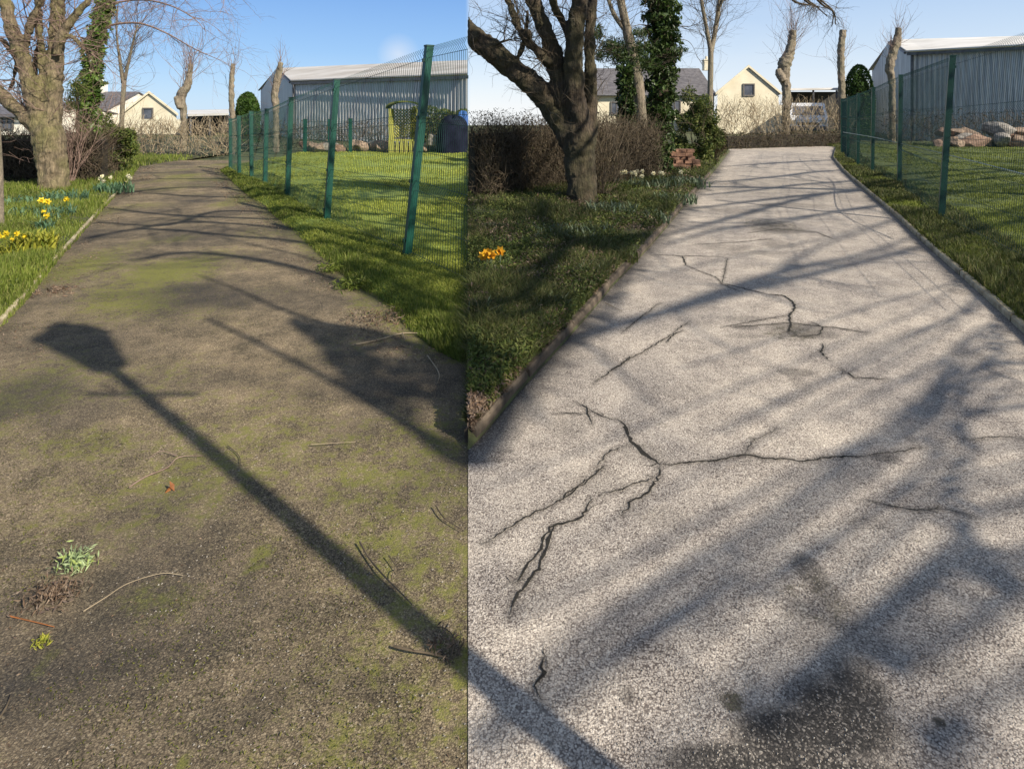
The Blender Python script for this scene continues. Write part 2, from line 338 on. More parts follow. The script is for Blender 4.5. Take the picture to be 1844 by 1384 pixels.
def polydist(X, Y, pts):
    d = np.full(X.shape, 9.)
    for (x0, y0), (x1, y1) in zip(pts[:-1], pts[1:]):
        dx, dy = x1-x0, y1-y0; t = np.clip(((X-x0)*dx+(Y-y0)*dy)/(dx*dx+dy*dy+1e-12), 0, 1)
        d = np.minimum(d, np.hypot(X-x0-t*dx, Y-y0-t*dy))
    return d
def jag(pix, step=.05, amp=.012, rr=None):
    g = [G(*p)[:2] for p in pix]; o = []
    for a, b in zip(g[:-1], g[1:]):
        n = max(1, int(np.hypot(*(b-a))/step))
        for k in range(n): o.append(a+(b-a)*k/n+rr.uniform(-amp, amp, 2))
    o.append(g[-1]); return o
Yfine = np.concatenate([np.linspace(-6, 1.1, 15)[:-1], np.geomspace(1.1, 26, 900)])
# ground sheet to the horizon
mb = MB(); gy = [-300, 62, 90, 160, 400, 900]; gz = [-.06, -.06, -.9, -4.2, -17, -46]; v = [(x, y, z) for y, z in zip(gy, gz) for x in (-900, 900)]; mb.add(v, [(2*i, 2*i+1, 2*i+3, 2*i+2) for i in range(5)])
tag(obj('ground', mb, M['far_field']), kind='structure')
# pale drive
YR = Yfine[Yfine < 25.2]
o, X, Y = strip('pale_driveway', lambda y: np.maximum(seam(y), eRL(y)-.04), eRR, YR, 420, lambda X, Y, u: .006*smooth_noise(X, Y, 2., 3), M['pale_drive'])
rc = np.random.default_rng(5)
cr = np.zeros(X.shape); sub = Y > 1
CR = []
pz = lambda X, Y: .006*smooth_noise(X, Y, 2., 3)
def crack(pix, w0, w1=None, amp=.012, step=.018, k=1.0):
    """ragged sunken crack: a dark ribbon of uneven width, plus short side splits"""
    global cr
    pts = np.array(jag(pix, step, amp*.6, rc)); n = len(pts)
    msk = (X > pts[:, 0].min()-.1) & (X < pts[:, 0].max()+.1) & (Y > pts[:, 1].min()-.1) & (Y < pts[:, 1].max()+.1)
    d = np.full(X.shape, 9.); d[msk] = polydist(X[msk], Y[msk], pts); cr = np.maximum(cr, .45*np.clip(1-d/.03, 0, 1))
    mb = MB(); w = w0*.75*np.maximum(1, pts[:, 1]/5)**.5
    def rib(p, w):
        t_ = np.gradient(p, axis=0); t_ /= np.linalg.norm(t_, axis=1)[:, None]+1e-9; nv = np.stack([-t_[:, 1], t_[:, 0]], 1)
        m = len(p); e = np.minimum(np.arange(m), np.arange(m)[::-1]); env = np.clip((e+.3)/4, .08, 1)
        a = p+nv*(w*env*rc.uniform(.15, 1.1, m))[:, None]; b = p-nv*(w*env*rc.uniform(.15, 1.1, m))[:, None]
        z = pz(p[:, 0], p[:, 1])+.0016+.0004*len(CR) % .002; v = np.stack([np.column_stack([a, z]), np.column_stack([b, z])], 1); i = np.arange(m-1)*2; mb.add(v, np.stack([i, i+1, i+3, i+2], -1))
    rib(pts, w)
    for _ in range(max(1, n//14)):
        i = rc.integers(0, n); a = rc.uniform(0, 2*pi); L_ = rc.uniform(.03, .12); q = [pts[i]]
        for q_ in range(6): a += rc.uniform(-.6, .6); q.append(q[-1]+np.array((cos(a), sin(a)))*L_/6)
        rib(np.array(q), np.full(7, w0*.3))
    CR.append(mb)
crack([(1110, 755), (1125, 762), (1130, 780), (1138, 797), (1150, 805), (1158, 815), (1175, 825), (1190, 837)], .016, amp=.008)
crack([(1190, 837), (1250, 832), (1300, 826), (1340, 817), (1370, 823), (1420, 826), (1440, 830), (1500, 822), (1560, 820)], .008)
crack([(1190, 837), (1185, 860), (1168, 885), (1135, 905), (1120, 925)], .008)
crack([(1040, 725), (1058, 735), (1062, 752), (1066, 765)], .008)
crack([(1000, 745), (1056, 745)], .005)
crack([(1090, 838), (1060, 865), (1030, 890), (1000, 905)], .006)
crack([(1065, 895), (1050, 930), (990, 950), (972, 990), (950, 1020), (925, 1050)], .008)
crack([(1000, 945), (985, 985), (970, 1025), (945, 1050), (925, 1085), (918, 1108)], .009)
crack([(980, 1180), (978, 1215), (966, 1240), (975, 1262)], .011)
crack([(1380, 530), (1412, 533), (1428, 545), (1432, 555), (1422, 568), (1424, 585), (1420, 600)], .014, amp=.01)
crack([(1424, 600), (1440, 606), (1475, 603), (1483, 590), (1460, 580)], .008)
crack([(1320, 590), (1420, 582), (1500, 590), (1560, 598)], .007)
crack([(1482, 618), (1480, 635), (1492, 648)], .01)
crack([(1230, 595), (1210, 605), (1200, 618)], .009)
crack([(1138, 640), (1120, 655), (1100, 668)], .008)
crack([(1228, 460), (1236, 478)], .013); crack([(1180, 458), (1228, 460), (1300, 462)], .008)
crack([(1515, 665), (1540, 680), (1600, 682)], .007)
crack([(1745, 790), (1800, 785), (1844, 790)], .003); crack([(1700, 915), (1750, 930)], .008)
crack([(1300, 510), (1380, 530)], .012)
crack([(1058, 735), (1090, 752), (1110, 755)], .007); crack([(870, 980), (930, 940), (1000, 905), (1050, 870), (1090, 838)], .005); crack([(1130, 800), (1100, 812), (1075, 840)], .004)
crack([(1185, 860), (1150, 868), (1120, 880), (1080, 892)], .005); crack([(1560, 820), (1620, 812), (1660, 803)], .004); crack([(1340, 817), (1360, 790), (1400, 770)], .003)
crack([(1240, 580), (1205, 606), (1160, 632), (1128, 650), (1100, 668), (1070, 690)], .006); crack([(1190, 545), (1150, 575), (1120, 600)], .004); crack([(1700, 915), (1640, 918), (1560, 900)], .004)
crack([(1236, 478), (1290, 500), (1300, 512), (1330, 524)], .006); crack([(1500, 590), (1560, 600)], .004); crack([(1422, 568), (1380, 575), (1300, 590)], .005)
crack([(1345, 420), (1400, 412), (1470, 418), (1500, 430)], .008); crack([(1250, 440), (1330, 436), (1390, 430)], .007); crack([(1310, 465), (1305, 490), (1300, 512)], .006)
cmb = MB()
for q_ in CR:
    base_ = cmb.n
    for v_ in q_.V: cmb.add(v_)
    cmb.Q += [a_+base_ for a_ in q_.Q]
M['crackdark'] = simple('crack_dirt', (.006, .005, .004), (.02, .018, .012), 60, 1, 0)
tag(obj('driveway_cracks', cmb, M['crackdark']), kind='structure')
st = np.zeros(X.shape); ms = np.zeros(X.shape)
def blob(arr, px, py, rx, ry, k, X, Y, edge_=.5):
    g = G(px, py); sx = rx*g[1]/F; sy = ry*g[1]**2/(F*H)
    q = ((X-g[0])/sx)**2+((Y-g[1])/sy)**2
    q = q*(1+.6*smooth_noise(X, Y, 7, int(px) % 50))
    return np.maximum(arr, k*np.clip((1.3-q)/edge_, 0, 1)*(Y > .5))
for a in [(1520, 1290, 95, 85, 1.), (1440, 1330, 130, 60, 1.), (1400, 1384, 220, 40, 1.), (1330, 1370, 160, 45, .95), (1545, 1240, 60, 50, .95), (1530, 1195, 45, 15, .6), (1380, 1370, 190, 30, .85), (1460, 1030, 30, 40, .65),
          (1595, 825, 28, 10, .55), (1470, 1100, 80, 50, .22), (1190, 930, 50, 22, .28), (1440, 590, 55, 12, .45), (1340, 590, 25, 5, .5), (1340, 605, 40, 4, .35),
          (1435, 670, 35, 8, .55), (1440, 690, 18, 18, .25), (1390, 405, 30, 5, .6), (1400, 440, 35, 8, .35), (1660, 450, 30, 8, .35), (1725, 525, 20, 6, .35), (1130, 1250, 18, 22, .5), (1640, 790, 14, 10, .4),
          (900, 812, 30, 6, .5), (1020, 770, 40, 20, .22), (1160, 815, 45, 22, .3), (1690, 1300, 10, 12, .8), (1700, 1200, 60, 30, .25), (1460, 600, 45, 10, .5), (1400, 415, 60, 6, .5), (1345, 575, 40, 6, .35), (1310, 445, 50, 6, .35), (1430, 370, 70, 5, .35), (1500, 1100, 60, 50, .3), (1620, 1060, 40, 20, .2), (1080, 860, 60, 25, .22), (940, 1060, 40, 50, .22), (1560, 940, 50, 15, .25), (1750, 640, 40, 8, .25), (1230, 705, 60, 12, .18), (1300, 1255, 18, 14, .3), (1500, 1150, 110, 30, .22), (1350, 825, 50, 10, .25), (1330, 380, 60, 5, .3), (1370, 455, 60, 4, .3)]:
    st = blob(st, *a, X, Y, .9)
for a in [(1320, 1262, 25, 22, .9), (1692, 1298, 10, 10, .9), (1420, 600, 60, 18, .6), (1470, 1080, 80, 70, .5), (1390, 405, 60, 14, .6), (1300, 780, 200, 80, .15), (1460, 340, 200, 30, .4)]:
    ms = blob(ms, *a, X, Y, .9)
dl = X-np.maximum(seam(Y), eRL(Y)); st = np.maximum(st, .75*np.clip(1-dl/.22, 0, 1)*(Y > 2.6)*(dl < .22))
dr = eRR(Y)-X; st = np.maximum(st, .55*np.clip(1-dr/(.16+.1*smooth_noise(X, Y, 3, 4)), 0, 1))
set_wear_shade(o, np.stack([st, ms, cr], -1))
# mossy drive
YL = Yfine[Yfine < 18.2]
endL = lambda y: np.minimum(seam(y), np.where(np.asarray(y) < 3.65, 99., eLR(y)+.05))
o, X, Y = strip('mossy_driveway', eLL, endL, YL, 420, lambda X, Y, u: .012*smooth_noise(X, Y, 2., 6), M['moss_drive'])
cr = np.zeros(X.shape); st = np.clip(1.1*smooth_noise(X, Y, 2.3, 22, 5)+.05*Y*0-.02, 0, .6)+np.clip(.9*smooth_noise(X*.5, Y*1.6, 3.1, 25, 4)-.05, 0, .35)
ms = np.clip(.22+1.3*smooth_noise(X, Y, 1.9, 12, 5), 0, 1)
crack([(205, 705), (180, 690)], .004, k=.3)
for a in [(30, 720, 120, 60, .7), (130, 740, 100, 35, .45), (90, 1320, 200, 60, .4), (340, 1090, 40, 70, .5), (480, 1250, 60, 90, .45), (640, 520, 40, 10, .3), (640, 760, 50, 30, .3), (420, 380, 60, 8, .35), (60, 1080, 60, 30, .5),
          (95, 1060, 35, 20, .5), (115, 1015, 18, 30, .6), (530, 430, 60, 12, .3), (820, 640, 60, 12, .5), (390, 330, 60, 10, .4), (30, 1010, 100, 8, .4), (260, 398, 140, 7, .45), (330, 440, 90, 5, .4), (200, 430, 60, 6, .35), (400, 350, 60, 5, .4), (300, 480, 150, 6, .3), (120, 640, 60, 30, .35), (250, 1150, 150, 90, .3), (60, 1300, 90, 90, .35)]:  # stains, plus thin far streaks that paint shadow bands into the colour
    st = blob(st, *a, X, Y, 1.)
for a in [(150, 800, 150, 40, .8), (280, 1080, 90, 50, .9), (330, 1370, 20, 30, 1.), (470, 1000, 30, 50, .9), (60, 720, 120, 50, .8), (320, 430, 40, 12, .9), (660, 540, 50, 20, .9), (690, 545, 70, 8, .8), (350, 560, 100, 30, .5), (310, 340, 40, 10, .7),
          (290, 1230, 12, 60, .9), (200, 945, 250, 10, .7), (75, 1200, 20, 60, .9), (260, 370, 60, 8, .7), (730, 1260, 40, 30, .6), (720, 560, 90, 12, .9), (430, 480, 70, 12, .5)]:
    ms = blob(ms, *a, X, Y, 1.6)
dr = eLR(Y)-X; ms = np.maximum(ms, .9*np.clip(1-dr/.4, 0, 1)*(Y > 3.6)*(dr < .4)); st = np.maximum(st, .8*np.clip(1-dr/.14, 0, 1)*(Y > 3.6)*(dr < .14))
dl = X-eLL(Y); st = np.maximum(st, .45*np.clip(1-dl/(.28+.15*smooth_noise(X, Y, 3, 4)), 0, 1))
set_wear_shade(o, np.stack([st, ms, cr], -1))
# end stretches of the two drives, turning out of sight
mb = MB(); a = [(241, 312), (249, 296), (330, 292), (418, 291), (399, 307)]
a = [G(*q) for q in a]; c = np.mean(a, 0); z = .004
# verges and lawns
def vz(seed, h0=.05, k=.05): return lambda X, Y, u: h0+k*smooth_noise(X, Y, 1.3, seed, 4)+.02*smooth_noise(X, Y, 9, seed+1)
Yv = np.geomspace(2.6, 30, 260)
def vzl(X, Y, u): e = eLL(Y)-X; return .0+np.clip(e/.12, -.2, 1)*.05+np.clip(e/3, 0, 1)*.1+.025*smooth_noise(X, Y, 1.6, 2, 4)*np.clip(e/.3, 0, 1)
strip('verge_left', lambda y: eLL(y)-14, lambda y: eLL(y)+.02, np.concatenate([[-6, 0, 1], Yv]), 140, vzl, M['soil'])
def vzm(X, Y, u): e = X-eLR(Y); return np.clip(e/.10, -.2, 1)*.06+.02*smooth_noise(X, Y, 1.6, 5, 4)*np.clip(e/.3, 0, 1)
YM = np.geomspace(3.62, 23, 240)
strip('lawn_left', lambda y: eLR(y)-.02, lambda y: np.maximum(seam(y), eLR(y)+.005), YM, 120, vzm, M['lawn'])
def vzr(X, Y, u): e = eRL(Y)-X; return .01+np.clip(e/.05, -.3, 1)*.06+np.clip(e/1.5, 0, 1)*.06+.03*smooth_noise(X, Y, 1.8, 8, 4)*np.clip(e/.3, 0, 1)
YQ = np.geomspace(2.68, 26, 240)
strip('verge_middle', lambda y: np.minimum(seam(y), eRL(y)-.005), lambda y: eRL(y)-.0, YQ, 120, vzr, M['soil'])
def vzq(X, Y, u): e = X-eRR(Y); return .01+np.clip(e/.05, -.3, 1)*.05+.02*smooth_noise(X, Y, 1.6, 15, 4)*np.clip(e/.3, 0, 1)
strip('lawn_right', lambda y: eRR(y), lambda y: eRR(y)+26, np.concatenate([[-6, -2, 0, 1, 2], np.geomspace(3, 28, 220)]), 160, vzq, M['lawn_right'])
mb = MB(); g = [G(240, 297, -.004)[:2], G(430, 292)[:2], (-3, 25), (-30, 25), (-30, 18)]
# ------------------------------------------------------------------ grass
def blades(name, xl, xr, zf, Y0, Y1, n, h, w, mat, label, hvar=.5, lean=.35, msk=None, seed=1, powr=1.0):
    r = np.random.default_rng(seed)
    Y = np.exp(r.uniform(math.log(Y0), math.log(Y1), n)); u = r.uniform(0, 1, n)
    a, b = xl(Y), xr(Y); a = np.maximum(a, -.93*Y-.5); b = np.minimum(b, .93*Y+.5); ok = b > a+.01
    X = a+(b-a)*u; ok &= True
    if msk is not None: ok &= msk(X, Y, r)
    X, Y = X[ok], Y[ok]; n = len(X)
    Z = zf(X, Y, 0)-.012
    cl = np.clip(1+1.1*smooth_noise(X, Y, 3.1, seed+3, 4), .25, 2.2)
    hh = h*cl*(1+hvar*r.uniform(-1, 1, n)); ww = w*np.maximum(1, Y/4.5)**.85*r.uniform(.7, 1.4, n)
    th = r.uniform(0, 2*pi, n); dx, dy = np.cos(th), np.sin(th); ln = r.uniform(0, lean, n)*hh*1.4; t2 = r.uniform(0, 2*pi, n)
    lx, ly = np.cos(t2)*ln, np.sin(t2)*ln
    B = np.stack([X, Y, Z], -1); D = np.stack([dx, dy, 0*dx], -1)*ww[:, None]
    m = B+np.stack([lx*.35, ly*.35, hh*.6], -1); tp = B+np.stack([lx, ly, hh*.95], -1)
    v = np.stack([B-D, B+D, m+D*.7, m-D*.7, tp], 1)
    i = np.arange(n)[:, None]*5; mb = MB()
    mb.add(v, i+np.array([0, 1, 2, 3])[None], i+np.array([3, 2, 4])[None])
    return tag(obj(name, mb, mat), label, 'grass', kind='stuff')
blades('verge_grass', lambda y: eLL(y)-6, lambda y: eLL(y)+.03, vzl, 3.4, 19, 90000, .075, .003, M['grass'], 'bright green rough grass on the verge left of the mossy brown drive', seed=3)
blades('lawn_grass', lambda y: eLR(y)-.03, seam, vzm, 3.64, 22, 110000, .032, .0035, M['lawn_grass'], 'short mown lawn behind the green fence beside the mossy brown drive', seed=4, lean=.8)
blades('fence_grass', lambda y: eLR(y)-.06, lambda y: np.minimum(eLR(y)+.95, seam(y)), vzm, 3.64, 17, 60000, .048, .0028, M['grass'], 'longer grass strip between the mossy drive and its green fence', seed=5)
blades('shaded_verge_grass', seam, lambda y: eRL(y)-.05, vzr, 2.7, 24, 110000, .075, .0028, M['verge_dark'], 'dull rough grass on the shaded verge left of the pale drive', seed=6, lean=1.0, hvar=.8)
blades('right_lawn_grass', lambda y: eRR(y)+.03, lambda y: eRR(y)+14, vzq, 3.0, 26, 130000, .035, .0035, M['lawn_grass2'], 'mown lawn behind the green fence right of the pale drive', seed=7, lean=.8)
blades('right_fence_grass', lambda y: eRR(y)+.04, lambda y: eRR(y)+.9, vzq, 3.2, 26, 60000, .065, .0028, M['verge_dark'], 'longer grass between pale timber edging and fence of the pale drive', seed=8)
def cover(name, label, xl, xr, zf, Y0, Y1, n, sz, mat, h, seed, thr=.0):
    r = np.random.default_rng(seed); Y = np.exp(r.uniform(math.log(Y0), math.log(Y1), n)); a, b = np.maximum(xl(Y), -.93*Y-.5), np.minimum(xr(Y), .93*Y+.5)
    X = a+(b-a)*r.uniform(0, 1, n); k = (b > a+.02) & (smooth_noise(X, Y, 3.3, seed, 4) > thr); X, Y = X[k], Y[k]; mb = MB()
    mb.cards(np.stack([X, Y, zf(X, Y, 0)+r.uniform(.01, h, len(X))], -1), sz*np.maximum(1, (Y/5)**.7)*r.uniform(.5, 1.3, len(X)), .6, up=.3); return tag(obj(name, mb, mat), label, 'ground cover', kind='stuff')
cover('creeping_plants', 'dark creeping leaves among the grass of the shaded verge by the pale drive', seam, lambda y: eRL(y)-.03, vzr, 2.75, 22, 60000, .018, M['bush'], .10, 31, -.02)
cover('dead_leaves', 'dead brown leaves and stems lying in the shaded verge by the pale drive', seam, lambda y: eRL(y)-.02, vzr, 2.75, 22, 26000, .016, M['litter'], .09, 33, .0)
cover('low_weeds', 'fresh broad leaved weeds among the bright verge grass by the mossy drive', lambda y: eLL(y)-6, eLL, vzl, 3.4, 18, 9000, .02, M['bush'], .08, 35, .08)
cover('path_edge_debris', 'crumbs of dead leaf along the edges of the mossy drive', lambda y: eLR(y)-.5, lambda y: np.minimum(eLR(y)+.02, seam(y)), lambda X, Y, u: 0*X, 3.6, 16, 2600, .010, M['litter'], .012, 37, .0)
cover('path_edge_moss', 'crumbs of leaf and moss along the left margin of the mossy drive', eLL, lambda y: eLL(y)+.45, lambda X, Y, u: 0*X, 3.2, 16, 2200, .009, M['litter'], .012, 39, .05)
cover('moss_tufts', 'tiny moss tufts breaking up the surface of the mossy drive', eLL, endL, lambda X, Y, u: .012*smooth_noise(X, Y, 2., 6)-.006, 1.25, 6, 26000, .0045, M['mosscol'], .012, 41, .12)
cover('drive_crumbs', 'crumbs of bark and dead leaf strewn over the mossy drive', eLL, endL, lambda X, Y, u: .012*smooth_noise(X, Y, 2., 6)-.008, 1.25, 9, 5200, .005, M['litter'], .012, 43, -.1)
# ------------------------------------------------------------------ timber edging
def edging(fn, Ya, Yb, off, w, h, z0, mat, labels, group, wob=.008):
    k = len(labels); ys = np.geomspace(Ya, Yb, k+1)
    for i in range(k):
        mb = MB(); yy = np.linspace(ys[i]+.012, ys[i+1]-.012, 14); x = fn(yy)+off+wob*smooth_noise(yy*0+i, yy, 4, i)
        hh = h+.006*smooth_noise(yy, yy*0, 6, i+3)
        p = [np.stack([x+a, yy, z0+b*(hh)], -1) for a, b in ((-w/2, 0), (w/2, 0), (w/2, .85), (w*.3, 1), (-w*.3, 1), (-w/2, .85))]
        v = np.stack(p, 1); n = len(yy); K = 6; I = np.arange(n-1)[:, None]*K; J = np.arange(K)[None]; J2 = (J+1) % K
        mb.add(v, np.stack([I+J, I+J2, I+K+J2, I+K+J], -1).reshape(-1, 4))
        vv = v.reshape(-1, 3); mb.add(vv[:K], [(0, 5, 2, 1), (5, 4, 3, 2)]); mb.add(vv[-K:], [(0, 1, 2, 5), (2, 3, 4, 5)])
        tag(obj('timber_edging', mb, mat, smooth=False), labels[i], 'edging', group)
near = ['nearest', 'second nearest', 'third nearest', 'fourth nearest', 'fifth nearest', 'sixth nearest', 'seventh nearest', 'farthest']
edging(eRL, 2.75, 14, -.035, .055, .10, -.03, M['kerbdark'], ['dark weathered log edging on left side of pale drive, %s length' % q for q in near], 'dark timber edging of the pale drive')
edging(eRR, 3.4, 24, .03, .06, .07, -.02, M['kerbpale'], ['pale bleached timber edging on right side of pale drive, %s length' % q for q in near], 'pale timber edging of the pale drive')
edging(eLL, 3.2, 14, -.02, .04, .055, -.02, M['kerbpale'], ['thin straw coloured edging board left of the mossy drive, %s length' % q for q in near[:3]+near[-1:]], 'edging of the mossy drive')
# ------------------------------------------------------------------ branches
def bez(pts, n=6):
    pts = np.asarray(pts, float); k = len(pts)
    if k < 3: 
        u = np.linspace(0, 1, n+1)[:, None]; return pts[0]*(1-u)+pts[-1]*u
    P_ = np.vstack([2*pts[0]-pts[1], pts, 2*pts[-1]-pts[-2]]); o = []
    for i in range(1, k):
        for t in np.linspace(0, 1, n, endpoint=False):
            a, b, c, d = P_[i-1], P_[i], P_[i+1], P_[i+2]
            o.append(.5*((2*b)+(-a+c)*t+(2*a-5*b+4*c-d)*t*t+(-a+3*b-3*c+d)*t**3))
    o.append(pts[-1]); return np.array(o)
def limb(mb, pix, d, dd=0, k=10, rough=.05, seed=0):
    """pix: (px, py, radius in photo px); dd: depth change along the limb"""
    n = len(pix); a = np.array([np.append(P(p[0], p[1], d+dd*i/(n-1)), p[2]*d/F) for i, p in enumerate(pix)])
    b = bez(a, 7); mb.tube(b[:, :3], np.maximum(b[:, 3], .002), k, rough=rough); return b
def grow(mb, p, dr, ln, r, depth, rr, up=.15, spread=.7, k=4, kids=3, wig=.18):
    p = np.array(p, float); dr = np.array(dr, float); dr /= np.linalg.norm(dr); n = 5 if depth > 0 else 4
    pts = [p]; q = p.copy(); d = dr.copy()
    for i in range(n):
        d = d+rr.normal(size=3)*wig+np.array((0, 0, up*.3)); d /= np.linalg.norm(d); q = q+d*ln/n; pts.append(q.copy())
    mb.tube(pts, np.linspace(r, max(r*.35, .0012), n+1), k, cap=False)
    if depth > 0:
        for c in range(kids):
            j = rr.integers(1, n+1); a = pts[j]; dv = (pts[j]-pts[j-1]); dv /= np.linalg.norm(dv)
            nd = dv+rr.normal(size=3)*spread*.6; grow(mb, a, nd, ln*rr.uniform(.45, .75), r*.55, depth-1, rr, up, spread, 3, kids, wig)
def sprout(mb, curve, n, ln, r, depth, rr, up=.3, spread=.8, lo=.2, kids=3, clipl=None, bias=(0, 0, 0)):
    for _ in range(n):
        i = int(rr.uniform(lo, 1)*(len(curve)-1)); p = curve[i, :3]
        t = curve[min(i+1, len(curve)-1), :3]-curve[max(i-1, 0), :3]; t /= np.linalg.norm(t)+1e-9
        grow(mb, p, t*.5+rr.normal(size=3)*spread+np.array((0, 0, up))+np.array(bias), ln*rr.uniform(.5, 1.2), r*rr.uniform(.6, 1.1), depth, rr, up*.4, kids=kids)
def clip_seam(mb, side):   # keep growth on its own side of the boundary line
    for v in mb.V:
        lim = SEAM*np.maximum(v[:, 1], .1)
        if side > 0: v[:, 0] = np.maximum(v[:, 0], lim+.004)
        else: v[:, 0] = np.minimum(v[:, 0], lim-.004)
def ivy_on(mb, curve, n, size, extra, rr, jitter=.3):
    i = rr.uniform(0, len(curve)-1.001, n); a = i.astype(int); f = (i-a)[:, None]
    c = curve[a]*(1-f)+curve[a+1]*f; th = rr.uniform(0, 2*pi, n)
    lump = 1+.35*np.sin(i*1.7+th*1.0)+.2*np.sin(i*4.1-th*2)
    rad = c[:, 3]*lump+extra*rr.uniform(.2, 1.0, n)**.7*lump
    mb.cards(np.stack([c[:, 0]+np.cos(th)*rad, c[:, 1]+np.sin(th)*rad, c[:, 2]+rr.normal(size=n)*.05], -1), size*rr.uniform(.6, 1.3, n), .9)
rt = np.random.default_rng(21)
def tree(name, label, loc, trunk, limbs, d, bk, tk, twigs=(30, .8, .012, 2), dds=None, side=0, sprouts=None, up=.3):
    t = thing(name, label, 'tree', loc); tm = MB(); c0 = limb(tm, trunk, d, 0, 16, .08); tw = MB()
    for i, l in enumerate(limbs):
        c = limb(tm, l, d, (dds[i] if dds else rt.uniform(-.5, .5)), 10, .08); sprout(tw, c, twigs[0], twigs[1], twigs[2], twigs[3], rt, up=up)
    if side: clip_seam(tw, side); clip_seam(tm, side)
    o = obj('trunk', tm, bk, t, True); m_ = o.modifiers.new('fuse', 'REMESH'); m_.mode = 'VOXEL'; m_.voxel_size = .022; m_.use_smooth_shade = True
    m_ = o.modifiers.new('soften', 'SMOOTH'); m_.iterations = 4
    tx = bpy.data.textures.new('knobs', 'CLOUDS'); tx.noise_scale = .16; tx.noise_depth = 3
    m_ = o.modifiers.new('knobs', 'DISPLACE'); m_.texture = tx; m_.strength = .085; m_.mid_level = .5; m_.texture_coords = 'GLOBAL'
    obj('twigs', tw, tk, t); return t
# tree at left
tL = tree('spreading_tree', 'large mossy tan multi-stemmed tree on the left verge of the mossy drive', G(97, 352), [(100, 362, 36), (97, 345, 26), (95, 305, 23), (92, 270, 24), (88, 245, 25), (86, 225, 20), (86, 212, 12)],
     [[(94, 290, 14), (93, 240, 17), (94, 190, 16), (97, 140, 15), (101, 80, 13), (104, 20, 12), (110, -60, 10)],
      [(88, 280, 14), (76, 240, 15), (62, 190, 13), (50, 140, 12), (38, 95, 12), (22, 55, 11), (8, 0, 10), (-5, -50, 9)],
      [(42, 112, 7), (46, 75, 6.5), (58, 38, 6.5), (74, 0, 6), (88, -50, 4)],
      [(92, 270, 14), (76, 240, 15), (52, 216, 14), (25, 192, 12), (-5, 166, 11), (-60, 130, 10)],
      [(90, 240, 8), (82, 190, 7), (76, 130, 6), (72, 60, 6), (66, -10, 5)],
      [(102, 100, 7), (112, 62, 8), (126, 40, 7), (148, 15, 6), (172, -14, 4)],
      [(0, 68, 4), (20, 92, 4), (28, 115, 3), (24, 145, 3), (16, 165, 2)],
      [(100, 75, 5), (125, 65, 4), (145, 80, 3), (160, 95, 2)], [(84, 215, 8), (72, 175, 6), (62, 120, 5), (70, 85, 4)]], 10.9, M['bark_light'], M['twig_pink'], (16, .9, .010, 2), side=-1)
# ivy-clad trunk left
def ivytree(name, label, trunk, d, ivm, bk, size, n, extra, side_tw=None, ivy_from=0, tk=None):
    t = thing(name, label, 'tree', G(trunk[0][0], trunk[0][1])); mb = MB(); c = limb(mb, trunk, d, 0, 10, .05); obj('trunk', mb, bk, t, True)
    mb = MB(); k = int(len(c)*ivy_from); ivy_on(mb, c[:len(c)-k] if k else c, n, size, extra, rt); obj('ivy', mb, ivm, t)
    if side_tw:
        tw = MB(); 
        for pl, r0, ns, ln in side_tw:
            cc = limb(tw, [(x, y, r0*(1-.8*i/(len(pl)-1))) for i, (x, y) in enumerate(pl)], d, rt.uniform(-.5, .5), 5, 0); sprout(tw, cc, ns, ln, .006, 2, rt, up=-.1, lo=.1)
        obj('branches', tw, tk or M['twig_pink'], t)
    return t
ivytree('ivy_clad_tree', 'slender leaning trunk wrapped in bright ivy beside the tan tree, mossy drive side', [(155, 315, 10), (158, 270, 10), (160, 220, 10), (163, 160, 9), (168, 110, 8), (176, 60, 8), (190, 10, 8), (203, -60, 7)], 13.5, M['ivy'], M['bark_light'], .06, 6500, .06,
        [([(180, 52), (215, 43), (255, 43), (300, 60), (350, 88), (395, 108)], 2.6, 34, .9), ([(192, 8), (250, 0), (300, 8), (345, 30), (372, 58)], 2.2, 40, .9), ([(195, -5), (280, -30), (360, -30), (440, -5)], 2.2, 30, .8), ([(165, 100), (140, 60), (120, 20)], 2, 10, .7), ([(165, 120), (190, 110), (215, 118)], 1.2, 6, .4)])
# sapling at the frame edge
t = thing('sapling', 'thin pale stem at the far left edge of the mossy drive verge', 'tree', G(-2, 420)); mb = MB(); c = limb(mb, [(1, 425, 6), (0, 360, 5.5), (-1, 300, 5), (-4, 230, 4)], 7.4, 0, 7); obj('trunk', mb, M['bark_pale'], t, True); mb = MB(); sprout(mb, c, 5, .4, .005, 1, rt, lo=.6, bias=(-.8, 0, 0)); obj('twigs', mb, M['twig'], t)
